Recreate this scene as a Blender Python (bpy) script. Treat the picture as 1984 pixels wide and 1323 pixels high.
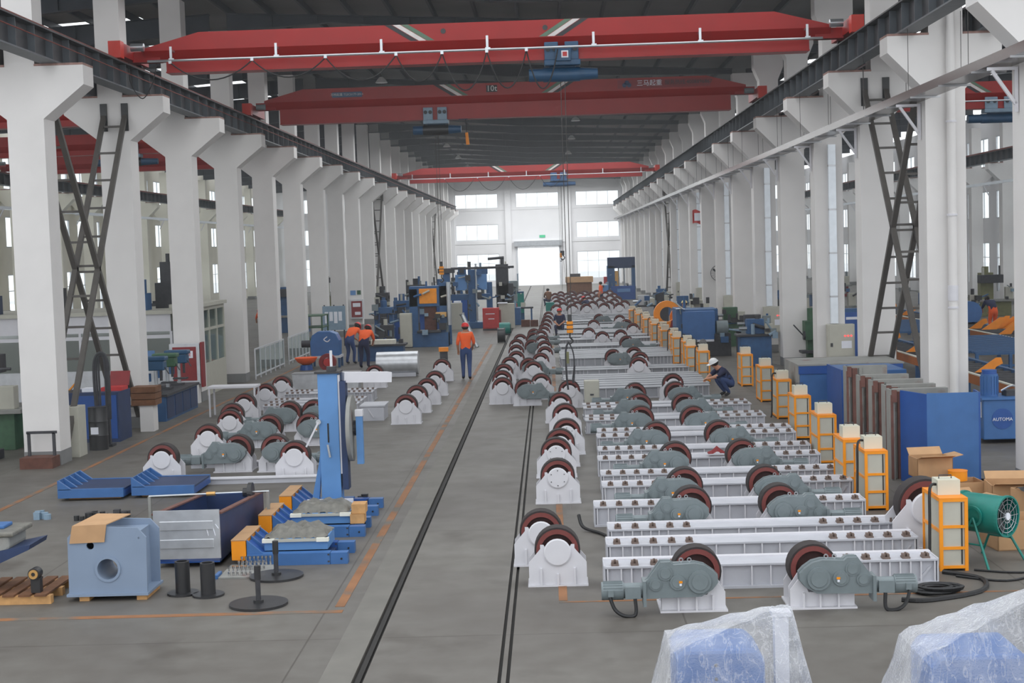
import bpy, math, random
from mathutils import Vector, Matrix
for o in list(bpy.data.objects): bpy.data.objects.remove(o)
SC = bpy.context.scene
COL = SC.collection
R_ = random.Random(7)

# ---------------------------------------------------------------- camera
cam = bpy.data.cameras.new('camera'); cam.sensor_width = 36.0; cam.lens = 2850.0/1984.0*36.0
cam.clip_start = 0.1; cam.clip_end = 600
co = bpy.data.objects.new('camera', cam); COL.objects.link(co)
m3 = Matrix(((0.999204725415059, 0.029704596993872637, 0.026599880181085188),
             (0.024642948217182294, 0.06440770556763546, -0.9976193525421797),
             (-0.03134706811807132, 0.9974814706955434, 0.06362447491079089)))
co.matrix_world = Matrix.Translation((0, 0, 4.05)) @ m3.to_4x4()
SC.camera = co
# ---------------------------------------------------------------- world: bright overcast sky
w = bpy.data.worlds.new('overcast_sky'); SC.world = w; w.use_nodes = True
bg = w.node_tree.nodes['Background']; bg.inputs['Color'].default_value = (0.93, 0.965, 1.0, 1); bg.inputs['Strength'].default_value = 1.55
SC.view_settings.view_transform = 'Standard'; SC.view_settings.look = 'None'
SC.view_settings.gamma = 1.0; SC.view_settings.use_curve_mapping = False
SC.view_settings.exposure = 0.1
FILL_W = 1000

HAZE = 0.0012
# soft fill lamps added under the closed middle roof, stronger towards the far end
for i, y in enumerate((38, 56, 74, 92, 110, 128, 146)):
    L = bpy.data.lights.new('roof_fill_%d' % i, 'AREA'); L.shape = 'RECTANGLE'; L.size = 15; L.size_y = 12; L.energy = FILL_W*(0.9+0.12*i+(1.0 if i == 6 else 0)); L.color = (0.95, 0.98, 1.0)
    lo = bpy.data.objects.new('roof_fill_%d' % i, L); COL.objects.link(lo); lo.location = (-1.2, y, 10.3)

# ---------------------------------------------------------------- helpers
def lin(c):
    return tuple(((x/255.0)/12.92 if x/255.0 <= 0.04045 else (((x/255.0)+0.055)/1.055)**2.4) for x in c)
MATS = {}
def mat(name, rgb, rough=0.5, metal=0.0, var=0.08, scale=6.0, bump=0.0, spec=0.5, emit=0.0, second=None, sfac=0.5):
    """procedural paint: base colour varied by noise, optional second colour for dirt / rust patches"""
    m = bpy.data.materials.new(name); m.use_nodes = True
    n, l = m.node_tree.nodes, m.node_tree.links
    b = n['Principled BSDF']; c = lin(rgb)
    b.inputs['Roughness'].default_value = rough; b.inputs['Metallic'].default_value = metal
    b.inputs['Specular IOR Level'].default_value = spec
    tc = n.new('ShaderNodeTexCoord')
    nz = n.new('ShaderNodeTexNoise'); nz.inputs['Scale'].default_value = scale; nz.inputs['Detail'].default_value = 4
    l.new(tc.outputs['Object'], nz.inputs['Vector'])
    rp = n.new('ShaderNodeValToRGB'); l.new(nz.outputs['Fac'], rp.inputs['Fac'])
    rp.color_ramp.elements[0].position = 0.3; rp.color_ramp.elements[1].position = 0.7
    rp.color_ramp.elements[0].color = tuple(x*(1-var) for x in c)+(1,)
    rp.color_ramp.elements[1].color = tuple(min(1, x*(1+var)) for x in c)+(1,)
    src = rp.outputs['Color']
    if second:
        n2 = n.new('ShaderNodeTexNoise'); n2.inputs['Scale'].default_value = scale*0.6; n2.inputs['Detail'].default_value = 6
        l.new(tc.outputs['Object'], n2.inputs['Vector'])
        r2 = n.new('ShaderNodeValToRGB'); l.new(n2.outputs['Fac'], r2.inputs['Fac'])
        r2.color_ramp.elements[0].position = sfac; r2.color_ramp.elements[1].position = min(1, sfac+0.12)
        mx = n.new('ShaderNodeMix'); mx.data_type = 'RGBA'
        l.new(r2.outputs['Color'], mx.inputs['Factor']); l.new(src, mx.inputs['A']); mx.inputs['B'].default_value = lin(second)+(1,)
        src = mx.outputs['Result']
    l.new(src, b.inputs['Base Color'])
    if bump:
        bp = n.new('ShaderNodeBump'); bp.inputs['Strength'].default_value = bump; bp.inputs['Distance'].default_value = 0.02
        l.new(nz.outputs['Fac'], bp.inputs['Height']); l.new(bp.outputs['Normal'], b.inputs['Normal'])
    if emit:
        b.inputs['Emission Color'].default_value = c+(1,); b.inputs['Emission Strength'].default_value = emit
    MATS[name] = m
    return m

class MB:
    """collects boxes, prisms, cylinders and tubes; build() links them as ONE mesh object"""
    def __init__(s): s.v = []; s.f = []; s.mi = []; s.cur = 0
    def add(s, vs, fs):
        o = len(s.v); s.v += [tuple(p) for p in vs]
        for f in fs: s.f.append(tuple(i+o for i in f)); s.mi.append(s.cur)
        return s
    def box(s, x0, x1, y0, y1, z0, z1):
        v = [(x0,y0,z0),(x1,y0,z0),(x1,y1,z0),(x0,y1,z0),(x0,y0,z1),(x1,y0,z1),(x1,y1,z1),(x0,y1,z1)]
        return s.add(v, [(3,2,1,0),(4,5,6,7),(0,1,5,4),(1,2,6,5),(2,3,7,6),(3,0,4,7)])
    def bar(s, p0, p1, wx, wz, up=(0,0,1)):
        """rectangular bar from p0 to p1"""
        p0, p1 = Vector(p0), Vector(p1); d = (p1-p0).normalized(); u = Vector(up)
        if abs(d.dot(u)) > 0.98: u = Vector((1,0,0))
        a = d.cross(u).normalized()*wx*0.5; b = a.normalized().cross(d).normalized()*wz*0.5
        v = [p0-a-b, p0+a-b, p0+a+b, p0-a+b, p1-a-b, p1+a-b, p1+a+b, p1-a+b]
        return s.add(v, [(3,2,1,0),(4,5,6,7),(0,1,5,4),(1,2,6,5),(2,3,7,6),(3,0,4,7)])
    def cyl(s, p0, p1, r, r2=None, n=14, caps=True):
        r2 = r if r2 is None else r2
        p0, p1 = Vector(p0), Vector(p1); d = (p1-p0).normalized()
        a = d.orthogonal().normalized(); b = d.cross(a)
        v = []
        for p, q in ((p0, r), (p1, r2)):
            for i in range(n):
                t = 2*math.pi*i/n; v.append(p+a*math.cos(t)*q+b*math.sin(t)*q)
        f = [(i, (i+1)%n, n+(i+1)%n, n+i) for i in range(n)]
        if caps: f += [tuple(range(n-1,-1,-1)), tuple(range(n, 2*n))]
        return s.add(v, f)
    def lathe(s, prof, p, axis='y', n=24):
        """prof: list of (along, radius); closed ring revolve about axis through p"""
        m = len(prof); v = []
        for (a, r) in prof:
            for i in range(n):
                t = 2*math.pi*i/n; c, q = r*math.cos(t), r*math.sin(t)
                v.append({'y': (p[0]+c, p[1]+a, p[2]+q), 'z': (p[0]+c, p[1]+q, p[2]+a), 'x': (p[0]+a, p[1]+c, p[2]+q)}[axis])
        f = []
        for k in range(m-1):
            for i in range(n):
                j = (i+1)%n; q = (k*n+i, k*n+j, (k+1)*n+j, (k+1)*n+i)
                f.append(q if axis != 'y' else q[::-1])
        if prof[0][1] > 1e-6: f.append(tuple(range(n)) if axis == 'y' else tuple(range(n-1,-1,-1)))
        if prof[-1][1] > 1e-6:
            g = tuple(range((m-1)*n, m*n)); f.append(g[::-1] if axis == 'y' else g)
        return s.add(v, f)
    def ring(s, p, r0, r1, y0, y1, n=24):
        """annulus along y"""
        v = []
        for (y, r) in ((y0,r1),(y1,r1),(y1,r0),(y0,r0)):
            for i in range(n):
                t = 2*math.pi*i/n; v.append((p[0]+r*math.cos(t), p[1]+y, p[2]+r*math.sin(t)))
        f = []
        for k in range(4):
            for i in range(n):
                j = (i+1)%n; k2 = (k+1)%4; f.append((k*n+j, k*n+i, k2*n+i, k2*n+j)[::-1])
        return s.add(v, f)
    def prism(s, poly, a0, a1, plane='xz'):
        """extrude polygon; plane xz extrudes along y, xy along z, yz along x"""
        n = len(poly)
        def P(u, w, a): return {'xz': (u, a, w), 'xy': (u, w, a), 'yz': (a, u, w)}[plane]
        v = [P(u, w, a0) for u, w in poly]+[P(u, w, a1) for u, w in poly]
        area = sum(poly[i][0]*poly[(i+1)%n][1]-poly[(i+1)%n][0]*poly[i][1] for i in range(n))
        flip = (area > 0) == (plane == 'xz')
        f = [(i, (i+1)%n, n+(i+1)%n, n+i) for i in range(n)]+[tuple(range(n-1,-1,-1)), tuple(range(n,2*n))]
        if flip: f = [q[::-1] for q in f]
        return s.add(v, f)
    def tube(s, pts, r, n=6, closed=False):
        pts = [Vector(p) for p in pts]; m = len(pts); rings = []; prev = None
        for i, p in enumerate(pts):
            d = (pts[min(i+1, m-1)]-pts[max(i-1, 0)])
            d = d.normalized() if d.length > 1e-9 else Vector((0,0,1))
            a = d.orthogonal().normalized() if prev is None else (prev-d*prev.dot(d)).normalized()
            prev = a; b = d.cross(a); rings.append([p+a*math.cos(2*math.pi*k/n)*r+b*math.sin(2*math.pi*k/n)*r for k in range(n)])
        v = [q for rg in rings for q in rg]; f = []
        for i in range(m-1):
            for k in range(n): j = (k+1)%n; f.append((i*n+k, i*n+j, (i+1)*n+j, (i+1)*n+k))
        f += [tuple(range(n-1,-1,-1)), tuple(range((m-1)*n, m*n))]
        return s.add(v, f)
    def mesh(s, name, mats, smooth=None):
        me = bpy.data.meshes.new(name); me.from_pydata(s.v, [], s.f)
        for m in (mats if isinstance(mats, (list, tuple)) else [mats]): me.materials.append(m)
        if isinstance(mats, (list, tuple)): me.polygons.foreach_set('material_index', s.mi)
        me.update()
        if smooth:
            me.polygons.foreach_set('use_smooth', [True]*len(me.polygons)); me.set_sharp_from_angle(angle=math.radians(smooth))
        return me
    def build(s, name, mats, parent=None, smooth=None, bevel=0, loc=None, rot=None):
        o = bpy.data.objects.new(name, s.mesh(name, mats, smooth)); COL.objects.link(o)
        if parent: o.parent = parent
        if loc: o.location = loc
        if rot: o.rotation_euler = rot
        if bevel:
            b = o.modifiers.new('bevel', 'BEVEL'); b.width = bevel; b.segments = 2; b.limit_method = 'ANGLE'; b.angle_limit = math.radians(40)
        return o
def inst(name, me, parent=None, loc=(0,0,0), rot=None):
    o = bpy.data.objects.new(name, me); COL.objects.link(o); o.location = loc
    if parent: o.parent = parent
    if rot: o.rotation_euler = rot
    return o
def tag(o, label, cat, group=None):
    o['label'] = label; o['category'] = cat
    if group: o['group'] = group
    return o
def thing(name, label, cat, loc=(0,0,0), rz=0.0, group=None):
    o = bpy.data.objects.new(name, None); COL.objects.link(o); o.empty_display_size = 0.2
    o.location = loc; o.rotation_euler = (0, 0, rz)
    return tag(o, label, cat, group)
def struct(o): o['kind'] = 'structure'; return o
def part_of(o, label=None):
    if label: o['label'] = label
    return o
KIDS = {}
def dup(root, loc, rz=0.0, label=None, group=None):
    if root not in KIDS: KIDS[root] = (list(root.children), {c: list(c.children) for c in root.children})
    r = root.copy(); COL.objects.link(r); r.location = loc; r.rotation_euler = (0, 0, rz)
    if label: r['label'] = label
    if group: r['group'] = group
    ch, gr = KIDS[root]
    for c in ch:
        d = c.copy(); COL.objects.link(d); d.parent = r
        for g in gr[c]: e = g.copy(); COL.objects.link(e); e.parent = d
    return r
def sag(p0, p1, drop, n=12):
    p0, p1 = Vector(p0), Vector(p1)
    return [p0.lerp(p1, i/n)-Vector((0,0,4*drop*(i/n)*(1-i/n))) for i in range(n+1)]
def curve(pts, per=6):
    """Catmull-Rom through points"""
    P = [Vector(p) for p in pts]; P = [P[0]]+P+[P[-1]]; out = []
    for i in range(1, len(P)-2):
        for k in range(per):
            t = k/per; a, b, c, d = P[i-1], P[i], P[i+1], P[i+2]
            out.append(0.5*((2*b)+(c-a)*t+(2*a-5*b+4*c-d)*t*t+(-a+3*b-3*c+d)*t**3))
    return out+[P[-2]]
def text(s, size, m, parent, loc, rot=(math.pi/2,0,0), name='lettering', ext=0.004, align='CENTER'):
    cu = bpy.data.curves.new('t', 'FONT'); cu.body = s; cu.size = size; cu.extrude = ext; cu.align_x = align; cu.align_y = 'CENTER'; cu.resolution_u = 2
    ob = bpy.data.objects.new('t', cu); COL.objects.link(ob)
    dg = bpy.context.evaluated_depsgraph_get(); me = bpy.data.meshes.new_from_object(ob.evaluated_get(dg))
    bpy.data.objects.remove(ob); me.materials.clear(); me.materials.append(m)
    o = inst(name, me, parent, loc, rot); return o
ORD = 'first second third fourth fifth sixth seventh eighth ninth tenth eleventh twelfth thirteenth fourteenth fifteenth sixteenth seventeenth eighteenth nineteenth twentieth twenty-first twenty-second twenty-third twenty-fourth twenty-fifth twenty-sixth twenty-seventh twenty-eighth'.split()

# ---------------------------------------------------------------- materials
M = MATS
mat('white_concrete', (218,215,213), 0.75, var=0.04, scale=1.2, bump=0.05)
mat('cream_concrete', (226,222,208), 0.8, var=0.04, scale=1.0)
mat('grey_band', (128,128,128), 0.8, var=0.08, scale=3)
mat('wall_white', (226,225,226), 0.8, var=0.03, scale=0.8)
mat('steel_dark', (64,64,67), 0.55, var=0.14, scale=3, spec=0.35)
mat('steel_stiffener', (84,89,94), 0.5, var=0.1, scale=3)
mat('rust_pad', (150,120,112), 0.9, var=0.25, scale=9)
mat('rail_rust', (122,56,46), 0.7, var=0.2, scale=6)
mat('roof_deck', (108,108,108), 0.7, var=0.1, scale=0.6)
mat('roof_steel', (62,66,74), 0.55, var=0.12, scale=1.5, spec=0.4)
mat('crane_red', (150,22,20), 0.42, var=0.07, scale=1.5, spec=0.45)
mat('crane_orange_red', (190,46,32), 0.45, var=0.05)
mat('stripe_black', (38,38,42), 0.5); mat('stripe_white', (205,200,198), 0.5); mat('stripe_green', (84,112,92), 0.5)
mat('galvanised', (196,200,204), 0.28, metal=0.85, var=0.08, scale=4)
mat('silver_sheet', (206,208,212), 0.3, metal=0.55, var=0.12, scale=5, bump=0.15)
mat('aluminium', (176,177,180), 0.3, metal=0.8, var=0.06)
mat('cable_black', (30,30,32), 0.55, var=0.1)
mat('rope', (70,66,64), 0.6)
mat('hoist_blue', (34,76,110), 0.4, var=0.1, scale=4)
mat('hoist_grey', (128,150,168), 0.45, var=0.08)
mat('gear_grey', (118,128,131), 0.42, var=0.07, scale=7)
mat('stand_white', (212,211,216), 0.5, var=0.03, scale=5)
mat('beam_white', (188,189,196), 0.5, var=0.06, scale=3)
mat('tyre', (52,46,46), 0.75, var=0.15, scale=9)
mat('rim_red', (118,58,54), 0.5, var=0.12, scale=8)
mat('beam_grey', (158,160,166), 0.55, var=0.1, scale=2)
mat('duct_silver', (226,232,238), 0.3, metal=0.25, var=0.04)
mat('rim_shade', (66,40,38), 0.7, var=0.15, scale=8)  # wheel web darkened to paint in the shade of its recess
mat('blue_covered', (36,98,168), 0.45, var=0.07, scale=3)
mat('concrete_light', (112,109,103), 0.7, var=0.12, scale=2.0)
mat('tray_metal', (122,117,114), 0.25, metal=0.9, var=0.05)
mat('brace_steel', (84,80,76), 0.55, var=0.15, scale=3)
mat('clamp_brown', (116,100,92), 0.7, var=0.2, scale=20)
mat('yellow_frame', (240,148,20), 0.45, var=0.05)
mat('panel_beige', (182,180,168), 0.55, var=0.04)
mat('box_cream', (208,206,188), 0.5, var=0.03)
mat('blue_light', (92,140,194), 0.45, var=0.07, scale=3)
mat('blue_mid', (60,104,160), 0.45, var=0.09, scale=4)
mat('blue_deep', (36,80,150), 0.4, var=0.08, scale=3)
mat('blue_dark', (38,56,92), 0.5, var=0.12, scale=4)
mat('blue_grey', (128,144,166), 0.5, var=0.04, scale=3)
mat('machine_blue', (48,88,132), 0.5, var=0.15, scale=5)
mat('machine_green', (58,92,66), 0.5, var=0.2, scale=6)
mat('teal', (22,122,112), 0.4, var=0.08)
mat('teal_dark', (20,74,68), 0.45, var=0.1)
mat('black_steel', (40,40,42), 0.4, var=0.15, scale=8, spec=0.6)
mat('dark_iron', (58,58,62), 0.6, var=0.2, scale=8)
mat('chrome', (215,215,215), 0.15, metal=1.0)
mat('brass', (214,168,104), 0.35, metal=0.6)
mat('wood', (196,150,98), 0.75, var=0.18, scale=8)
mat('wood_dark', (112,76,52), 0.8, var=0.2, scale=8)
mat('cardboard', (184,146,108), 0.85, var=0.08, scale=5)
mat('rusty_box', (96,62,52), 0.85, var=0.25, scale=7)
mat('foam_wrap', (112,110,103), 0.45, var=0.25, scale=10, bump=0.6)
mat('edge_white', (228,226,212), 0.6)
mat('plate_grey', (142,142,138), 0.6, var=0.12, scale=3, second=(112,76,70), sfac=0.6)
mat('plate_rust', (110,74,66), 0.75, var=0.2, scale=6)
mat('orange_paint', (238,142,32), 0.5, var=0.06)
mat('orange_panel', (240,150,40), 0.6)
mat('rust_beam', (176,104,52), 0.65, var=0.12, scale=2)
mat('line_orange', (140,96,62), 0.7, var=0.2, scale=2.5, second=(104,98,90), sfac=0.5)
mat('groove_dark', (42,40,38), 0.8, var=0.15, scale=4)
mat('rail_steel', (104,98,94), 0.4, metal=0.5, var=0.2, scale=3)
mat('red_paint', (188,52,52), 0.5, var=0.08); mat('red_dark', (130,36,40), 0.5, var=0.1)
mat('led_red', (255,70,70), 0.4, emit=1.6)
mat('paper', (226,228,236), 0.8, var=0.03)
mat('lamp_white', (232,234,232), 0.4)
mat('window_frame', (200,202,206), 0.4)
mat('sign_blue', (96,136,186), 0.5, var=0.05); mat('sign_green', (52,168,120), 0.5, emit=0.4)
mat('skin', (196,140,112), 0.6); mat('hair', (28,24,22), 0.6)
mat('shirt_orange', (244,98,40), 0.8, var=0.05); mat('jeans', (58,78,124), 0.85, var=0.08); mat('navy', (40,44,74), 0.85, var=0.08)
mat('helmet_red', (214,38,40), 0.3); mat('helmet_yellow', (226,206,140), 0.35); mat('helmet_white', (232,232,232), 0.35); mat('shoe', (34,32,34), 0.6)
mat('olive', (120,120,84), 0.6, var=0.12)

def glass(name, tint, gl):
    m = bpy.data.materials.new(name); m.use_nodes = True; n, l = m.node_tree.nodes, m.node_tree.links
    n.remove(n['Principled BSDF']); tr = n.new('ShaderNodeBsdfTransparent'); tr.inputs['Color'].default_value = tint+(1,)
    g = n.new('ShaderNodeBsdfGlossy'); g.inputs['Roughness'].default_value = 0.05
    mx = n.new('ShaderNodeMixShader'); mx.inputs[0].default_value = gl; l.new(tr.outputs[0], mx.inputs[1]); l.new(g.outputs[0], mx.inputs[2])
    l.new(mx.outputs[0], n['Material Output'].inputs['Surface']); MATS[name] = m
glass('glass', (0.95,0.97,0.97), 0.05)
glass('office_glass', (0.9,0.95,0.95), 0.12)
def film():
    """bubble wrap / plastic film: mostly see-through, milky, shiny, with a fine bubble relief"""
    m = bpy.data.materials.new('plastic_film'); m.use_nodes = True; n, l = m.node_tree.nodes, m.node_tree.links
    b = n['Principled BSDF']; b.inputs['Base Color'].default_value = (0.82,0.83,0.86,1); b.inputs['Roughness'].default_value = 0.16; b.inputs['Specular IOR Level'].default_value = 0.9
    tc = n.new('ShaderNodeTexCoord'); vo = n.new('ShaderNodeTexVoronoi'); vo.inputs['Scale'].default_value = 75
    l.new(tc.outputs['Object'], vo.inputs['Vector'])
    nz = n.new('ShaderNodeTexNoise'); nz.inputs['Scale'].default_value = 5; l.new(tc.outputs['Object'], nz.inputs['Vector'])
    bp = n.new('ShaderNodeBump'); bp.inputs['Strength'].default_value = 0.5; bp.inputs['Distance'].default_value = 0.01
    l.new(vo.outputs['Distance'], bp.inputs['Height']); l.new(bp.outputs['Normal'], b.inputs['Normal'])
    tr = n.new('ShaderNodeBsdfTransparent'); tr.inputs['Color'].default_value = (0.93,0.94,0.96,1); mx = n.new('ShaderNodeMixShader')
    rp = n.new('ShaderNodeMapRange'); rp.inputs['From Min'].default_value = 0.3; rp.inputs['From Max'].default_value = 0.7
    rp.inputs['To Min'].default_value = 0.12; rp.inputs['To Max'].default_value = 0.28
    l.new(nz.outputs['Fac'], rp.inputs['Value'])
    lw = n.new('ShaderNodeLayerWeight'); lw.inputs['Blend'].default_value = 0.35      # film seen edge-on is whiter
    mp = n.new('ShaderNodeMapping'); mp.inputs['Scale'].default_value = (9, 9, 1.6); l.new(tc.outputs['Object'], mp.inputs['Vector'])
    n3 = n.new('ShaderNodeTexNoise'); n3.inputs['Scale'].default_value = 1.3; n3.inputs['Detail'].default_value = 3; n3.inputs['Distortion'].default_value = 1.4; l.new(mp.outputs[0], n3.inputs['Vector'])
    r3 = n.new('ShaderNodeValToRGB'); r3.color_ramp.elements[0].position = 0.47; r3.color_ramp.elements[0].color = (0,0,0,1); r3.color_ramp.elements[1].position = 0.5; r3.color_ramp.elements[1].color = (.15,.15,.15,1)  # pale streaks paint highlights along the wrinkles into the film
    e3 = r3.color_ramp.elements.new(0.54); e3.color = (0,0,0,1); l.new(n3.outputs['Fac'], r3.inputs['Fac'])
    a1 = n.new('ShaderNodeMath'); a1.operation = 'ADD'; a2 = n.new('ShaderNodeMath'); a2.operation = 'MULTIPLY_ADD'; a2.use_clamp = True
    l.new(rp.outputs[0], a1.inputs[0]); l.new(r3.outputs['Color'], a1.inputs[1]); l.new(lw.outputs['Facing'], a2.inputs[0]); a2.inputs[1].default_value = 0.5; l.new(a1.outputs[0], a2.inputs[2]); l.new(a2.outputs[0], mx.inputs[0])
    l.new(tr.outputs[0], mx.inputs[1]); l.new(b.outputs[0], mx.inputs[2]); l.new(mx.outputs[0], n['Material Output'].inputs['Surface'])
    MATS['plastic_film'] = m
film()
def floor_mat():
    m = bpy.data.materials.new('floor_concrete'); m.use_nodes = True; n, l = m.node_tree.nodes, m.node_tree.links
    b = n['Principled BSDF']; tc = n.new('ShaderNodeTexCoord')
    def noise(sc, det=5):
        q = n.new('ShaderNodeTexNoise'); q.inputs['Scale'].default_value = sc; q.inputs['Detail'].default_value = det
        l.new(tc.outputs['Object'], q.inputs['Vector']); return q.outputs['Fac']
    def mix(f, a, bb, mode='MIX'):
        q = n.new('ShaderNodeMix'); q.data_type = 'RGBA'; q.blend_type = mode
        if isinstance(f, float): q.inputs['Factor'].default_value = f
        else: l.new(f, q.inputs['Factor'])
        for s, k in ((a,'A'),(bb,'B')):
            if isinstance(s, tuple): q.inputs[k].default_value = s+(1,)
            else: l.new(s, q.inputs[k])
        return q.outputs['Result']
    def ramp(f, p0, p1):
        q = n.new('ShaderNodeMapRange'); q.inputs['From Min'].default_value = p0; q.inputs['From Max'].default_value = p1; l.new(f, q.inputs['Value']); return q.outputs[0]
    c = mix(ramp(noise(0.35), 0.35, 0.65), lin((98,94,89)), lin((114,111,105)))
    c = mix(ramp(noise(3.0, 8), 0.3, 0.7), c, mix(0.5, c, lin((86,80,74))))
    c = mix(ramp(noise(0.9, 7), 0.58, 0.72), c, lin((84,79,73)))
    br = n.new('ShaderNodeTexBrick'); br.offset = 0.0; br.inputs['Scale'].default_value = 1.0
    br.inputs['Brick Width'].default_value = 4.0; br.inputs['Row Height'].default_value = 5.8; br.inputs['Mortar Size'].default_value = 0.012; br.inputs['Mortar Smooth'].default_value = 0.3
    br.inputs['Color1'].default_value = (1,1,1,1); br.inputs['Color2'].default_value = (0.93,0.93,0.93,1); br.inputs['Mortar'].default_value = (0.62,0.6,0.58,1)
    mp = n.new('ShaderNodeMapping'); mp.inputs['Location'].default_value = (-1.35, 2.2, 0); l.new(tc.outputs['Object'], mp.inputs['Vector']); l.new(mp.outputs[0], br.inputs['Vector'])
    c = mix(1.0, c, br.outputs['Color'], 'MULTIPLY')
    l.new(c, b.inputs['Base Color']); b.inputs['Specular IOR Level'].default_value = 0.4
    rr = n.new('ShaderNodeMapRange'); rr.inputs['To Min'].default_value = 0.42; rr.inputs['To Max'].default_value = 0.62; l.new(noise(1.3), rr.inputs['Value']); l.new(rr.outputs[0], b.inputs['Roughness'])
    MATS['floor'] = m
floor_mat()
# ================================================================ setting
Y0, YB = 29.27, 155.3            # first column line, back wall
XL, XR = -10.22, 7.77            # column rows of the middle bay
GL, GR = -9.68, 7.05             # crane runway centres
KS = range(-1, 21)
ky = lambda k: Y0+6*k
# floor: concrete strips left and right of the sunken rails
fl = MB()
edges = [(-29.0,-1.985),(-1.875,-0.60),(-0.565,-0.52),(-0.485,27.0)]
for x0, x1 in edges: fl.box(x0, x1, 3.0, 156.0, -0.3, 0.0)
floor = struct(fl.build('floor', M['floor']))
MB().box(-1.985,-1.875,3,156,-0.3,-0.035).box(-0.60,-0.565,3,156,-0.3,-0.035).box(-0.52,-0.485,3,156,-0.3,-0.035).build('rail_groove', M['groove_dark'], floor)
MB().box(-1.955,-1.905,3,155,-0.035,-0.006).build('sunken_rail', M['groove_dark'], floor)
def stripe(x0, x1, y0, y1): MB().box(x0, x1, y0, y1, 0.0, 0.004).build('painted_line', M['line_orange'], floor)
stripe(-2.57,-2.46,16.6,62); stripe(-9.3,-2.45,16.32,16.44); stripe(-9.2,-9.1,20,55); MB().box(-2.3,-1.985,3,70,0.0,0.003).build('concrete_strip', M['concrete_light'], floor)
stripe(0.0,0.1,16.62,60); stripe(0.0,6.5,16.53,16.58)
# ceiling: sloping deck, purlins, tapered rafters
ceil = bpy.data.objects.new('ceiling', None); COL.objects.link(ceil); struct(ceil)
dz = lambda x: 12.0-0.052*(x+10.4)
def deck(x0, z0, x1, z1, y0, y1): MB().prism([(x0,z0),(x1,z1),(x1,z1+0.12),(x0,z0+0.12)], y0, y1).build('roof_deck', M['roof_deck'], ceil)
deck(-10.4, 12.0, 7.77, dz(7.77), 27.0, 155.8)
for k in range(0, 22):      # side bays: deck sheets with open rooflight strips between them
    deck(-28.5, 11.1, -10.4, 12.0, 27.0+6*k, 29.9+6*k)
    deck(7.77, dz(7.77), 26.5, 12.0, 27.0+6*k, 29.9+6*k)
deck(-13.0, 11.87, -10.4, 12.0, 27.0, 155.8); deck(7.77, dz(7.77), 10.5, dz(7.77)+0.14, 27.0, 155.8)
pme = MB().box(-0.04,0.04,0,128.6,-0.2,0).mesh('purlin', M['roof_steel'])
for i in range(14):
    x = -10.0+1.32*i; inst('purlin', pme, ceil, (x, 27.1, dz(x)))
for i in range(13):
    x = -27.6+1.32*i; inst('purlin', pme, ceil, (x, 27.1, 11.1+0.05*(x+28.5)))
    x = 9.0+1.32*i; inst('purlin', pme, ceil, (x, 27.1, dz(7.77)+0.05*(x-7.77)))
def rafter_mesh(pts, top):
    """I-section rafter: web plus bottom and top flange, pts = bottom line"""
    b = MB(); poly = pts+[(x, z) for x, z in top[::-1]]
    b.prism(poly, -0.012, 0.012)
    for (x0,z0),(x1,z1) in zip(pts, pts[1:]): b.prism([(x0,z0),(x1,z1),(x1,z1+0.03),(x0,z0+0.03)], -0.12, 0.12)
    b.prism([(top[0][0],top[0][1]-0.03),(top[-1][0],top[-1][1]-0.03),top[-1],top[0]], -0.12, 0.12)
    for i in range(1, 12):
        t = i/12; x = pts[0][0]+(pts[-1][0]-pts[0][0])*t
        zt = top[0][1]+(top[-1][1]-top[0][1])*t
        zb = next(z0+(z1-z0)*(x-x0)/(x1-x0) for (x0,z0),(x1,z1) in zip(pts, pts[1:]) if x0 <= x <= x1)
        b.box(x-0.008, x+0.008, -0.1, 0.1, zb, zt)
    return b.mesh('rafter', M['roof_steel'])
rme = rafter_mesh([(-10.05,11.2),(-6.7,11.38),(-1.37,10.86),(7.5,10.66)], [(-10.05,dz(-10.05)-0.2),(7.5,dz(7.5)-0.2)])
rmeL = rafter_mesh([(-27.8,10.3),(-19,10.6),(-10.6,11.2)], [(-27.8,10.93),(-10.6,11.78)])
rmeR = rafter_mesh([(8.05,10.6),(17,10.9),(25.6,11.1)], [(8.05,dz(8.05)-0.2),(25.6,11.75)])
for k in range(0, 21):
    for me in (rme, rmeL, rmeR): inst('rafter', me, ceil, (0, ky(k), 0))

# back wall with openings, pilasters, windows and the big door
wb = bpy.data.objects.new('wall_back', None); COL.objects.link(wb); struct(wb)
xs = sorted([-27.9,-22.2,-16.2,-9.7,-3.3,3.0,9.6,15.6,21.4])
ops = [(x, x+4.5, z0, z1) for x in xs for (z0, z1) in ((0.6,3.45),(4.9,6.55),(8.26,9.75)) if not (x == -3.3)]
ops += [(-3.3,1.2,8.26,9.75), (-3.23,1.12,-0.01,4.1)]
def wall_with_openings(b, u0, u1, z1, ops, put):
    us = sorted({u0, u1}|{o[0] for o in ops}|{o[1] for o in ops})
    for a, c in zip(us, us[1:]):
        cuts = sorted((o[2], o[3]) for o in ops if o[0] <= a+1e-6 and o[1] >= c-1e-6); z = 0.0
        for q0, q1 in cuts:
            if q0 > z+1e-6: put(b, a, c, z, q0)
            z = q1
        if z < z1: put(b, a, c, z, z1)
b = MB(); wall_with_openings(b, -29.0, 27.0, 12.4, ops, lambda b, a, c, z0, z1: b.box(a, c, YB, YB+0.25, z0, z1))
b.build('wall_panel', M['wall_white'], wb)
for x in (-27.9,-22,-16,-10.2,-4.25,2.05,7.77,14,20,26): MB().box(x-0.2, x+0.4, YB-0.35, YB, 0, 11.2).build('pilaster', M['wall_white'], wb)
for z in (4.5, 8.0): MB().box(-28.9, 26.9, YB-0.06, YB, z, z+0.3).build('tie_beam', M['wall_white'], wb)
WN = [0]
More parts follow.
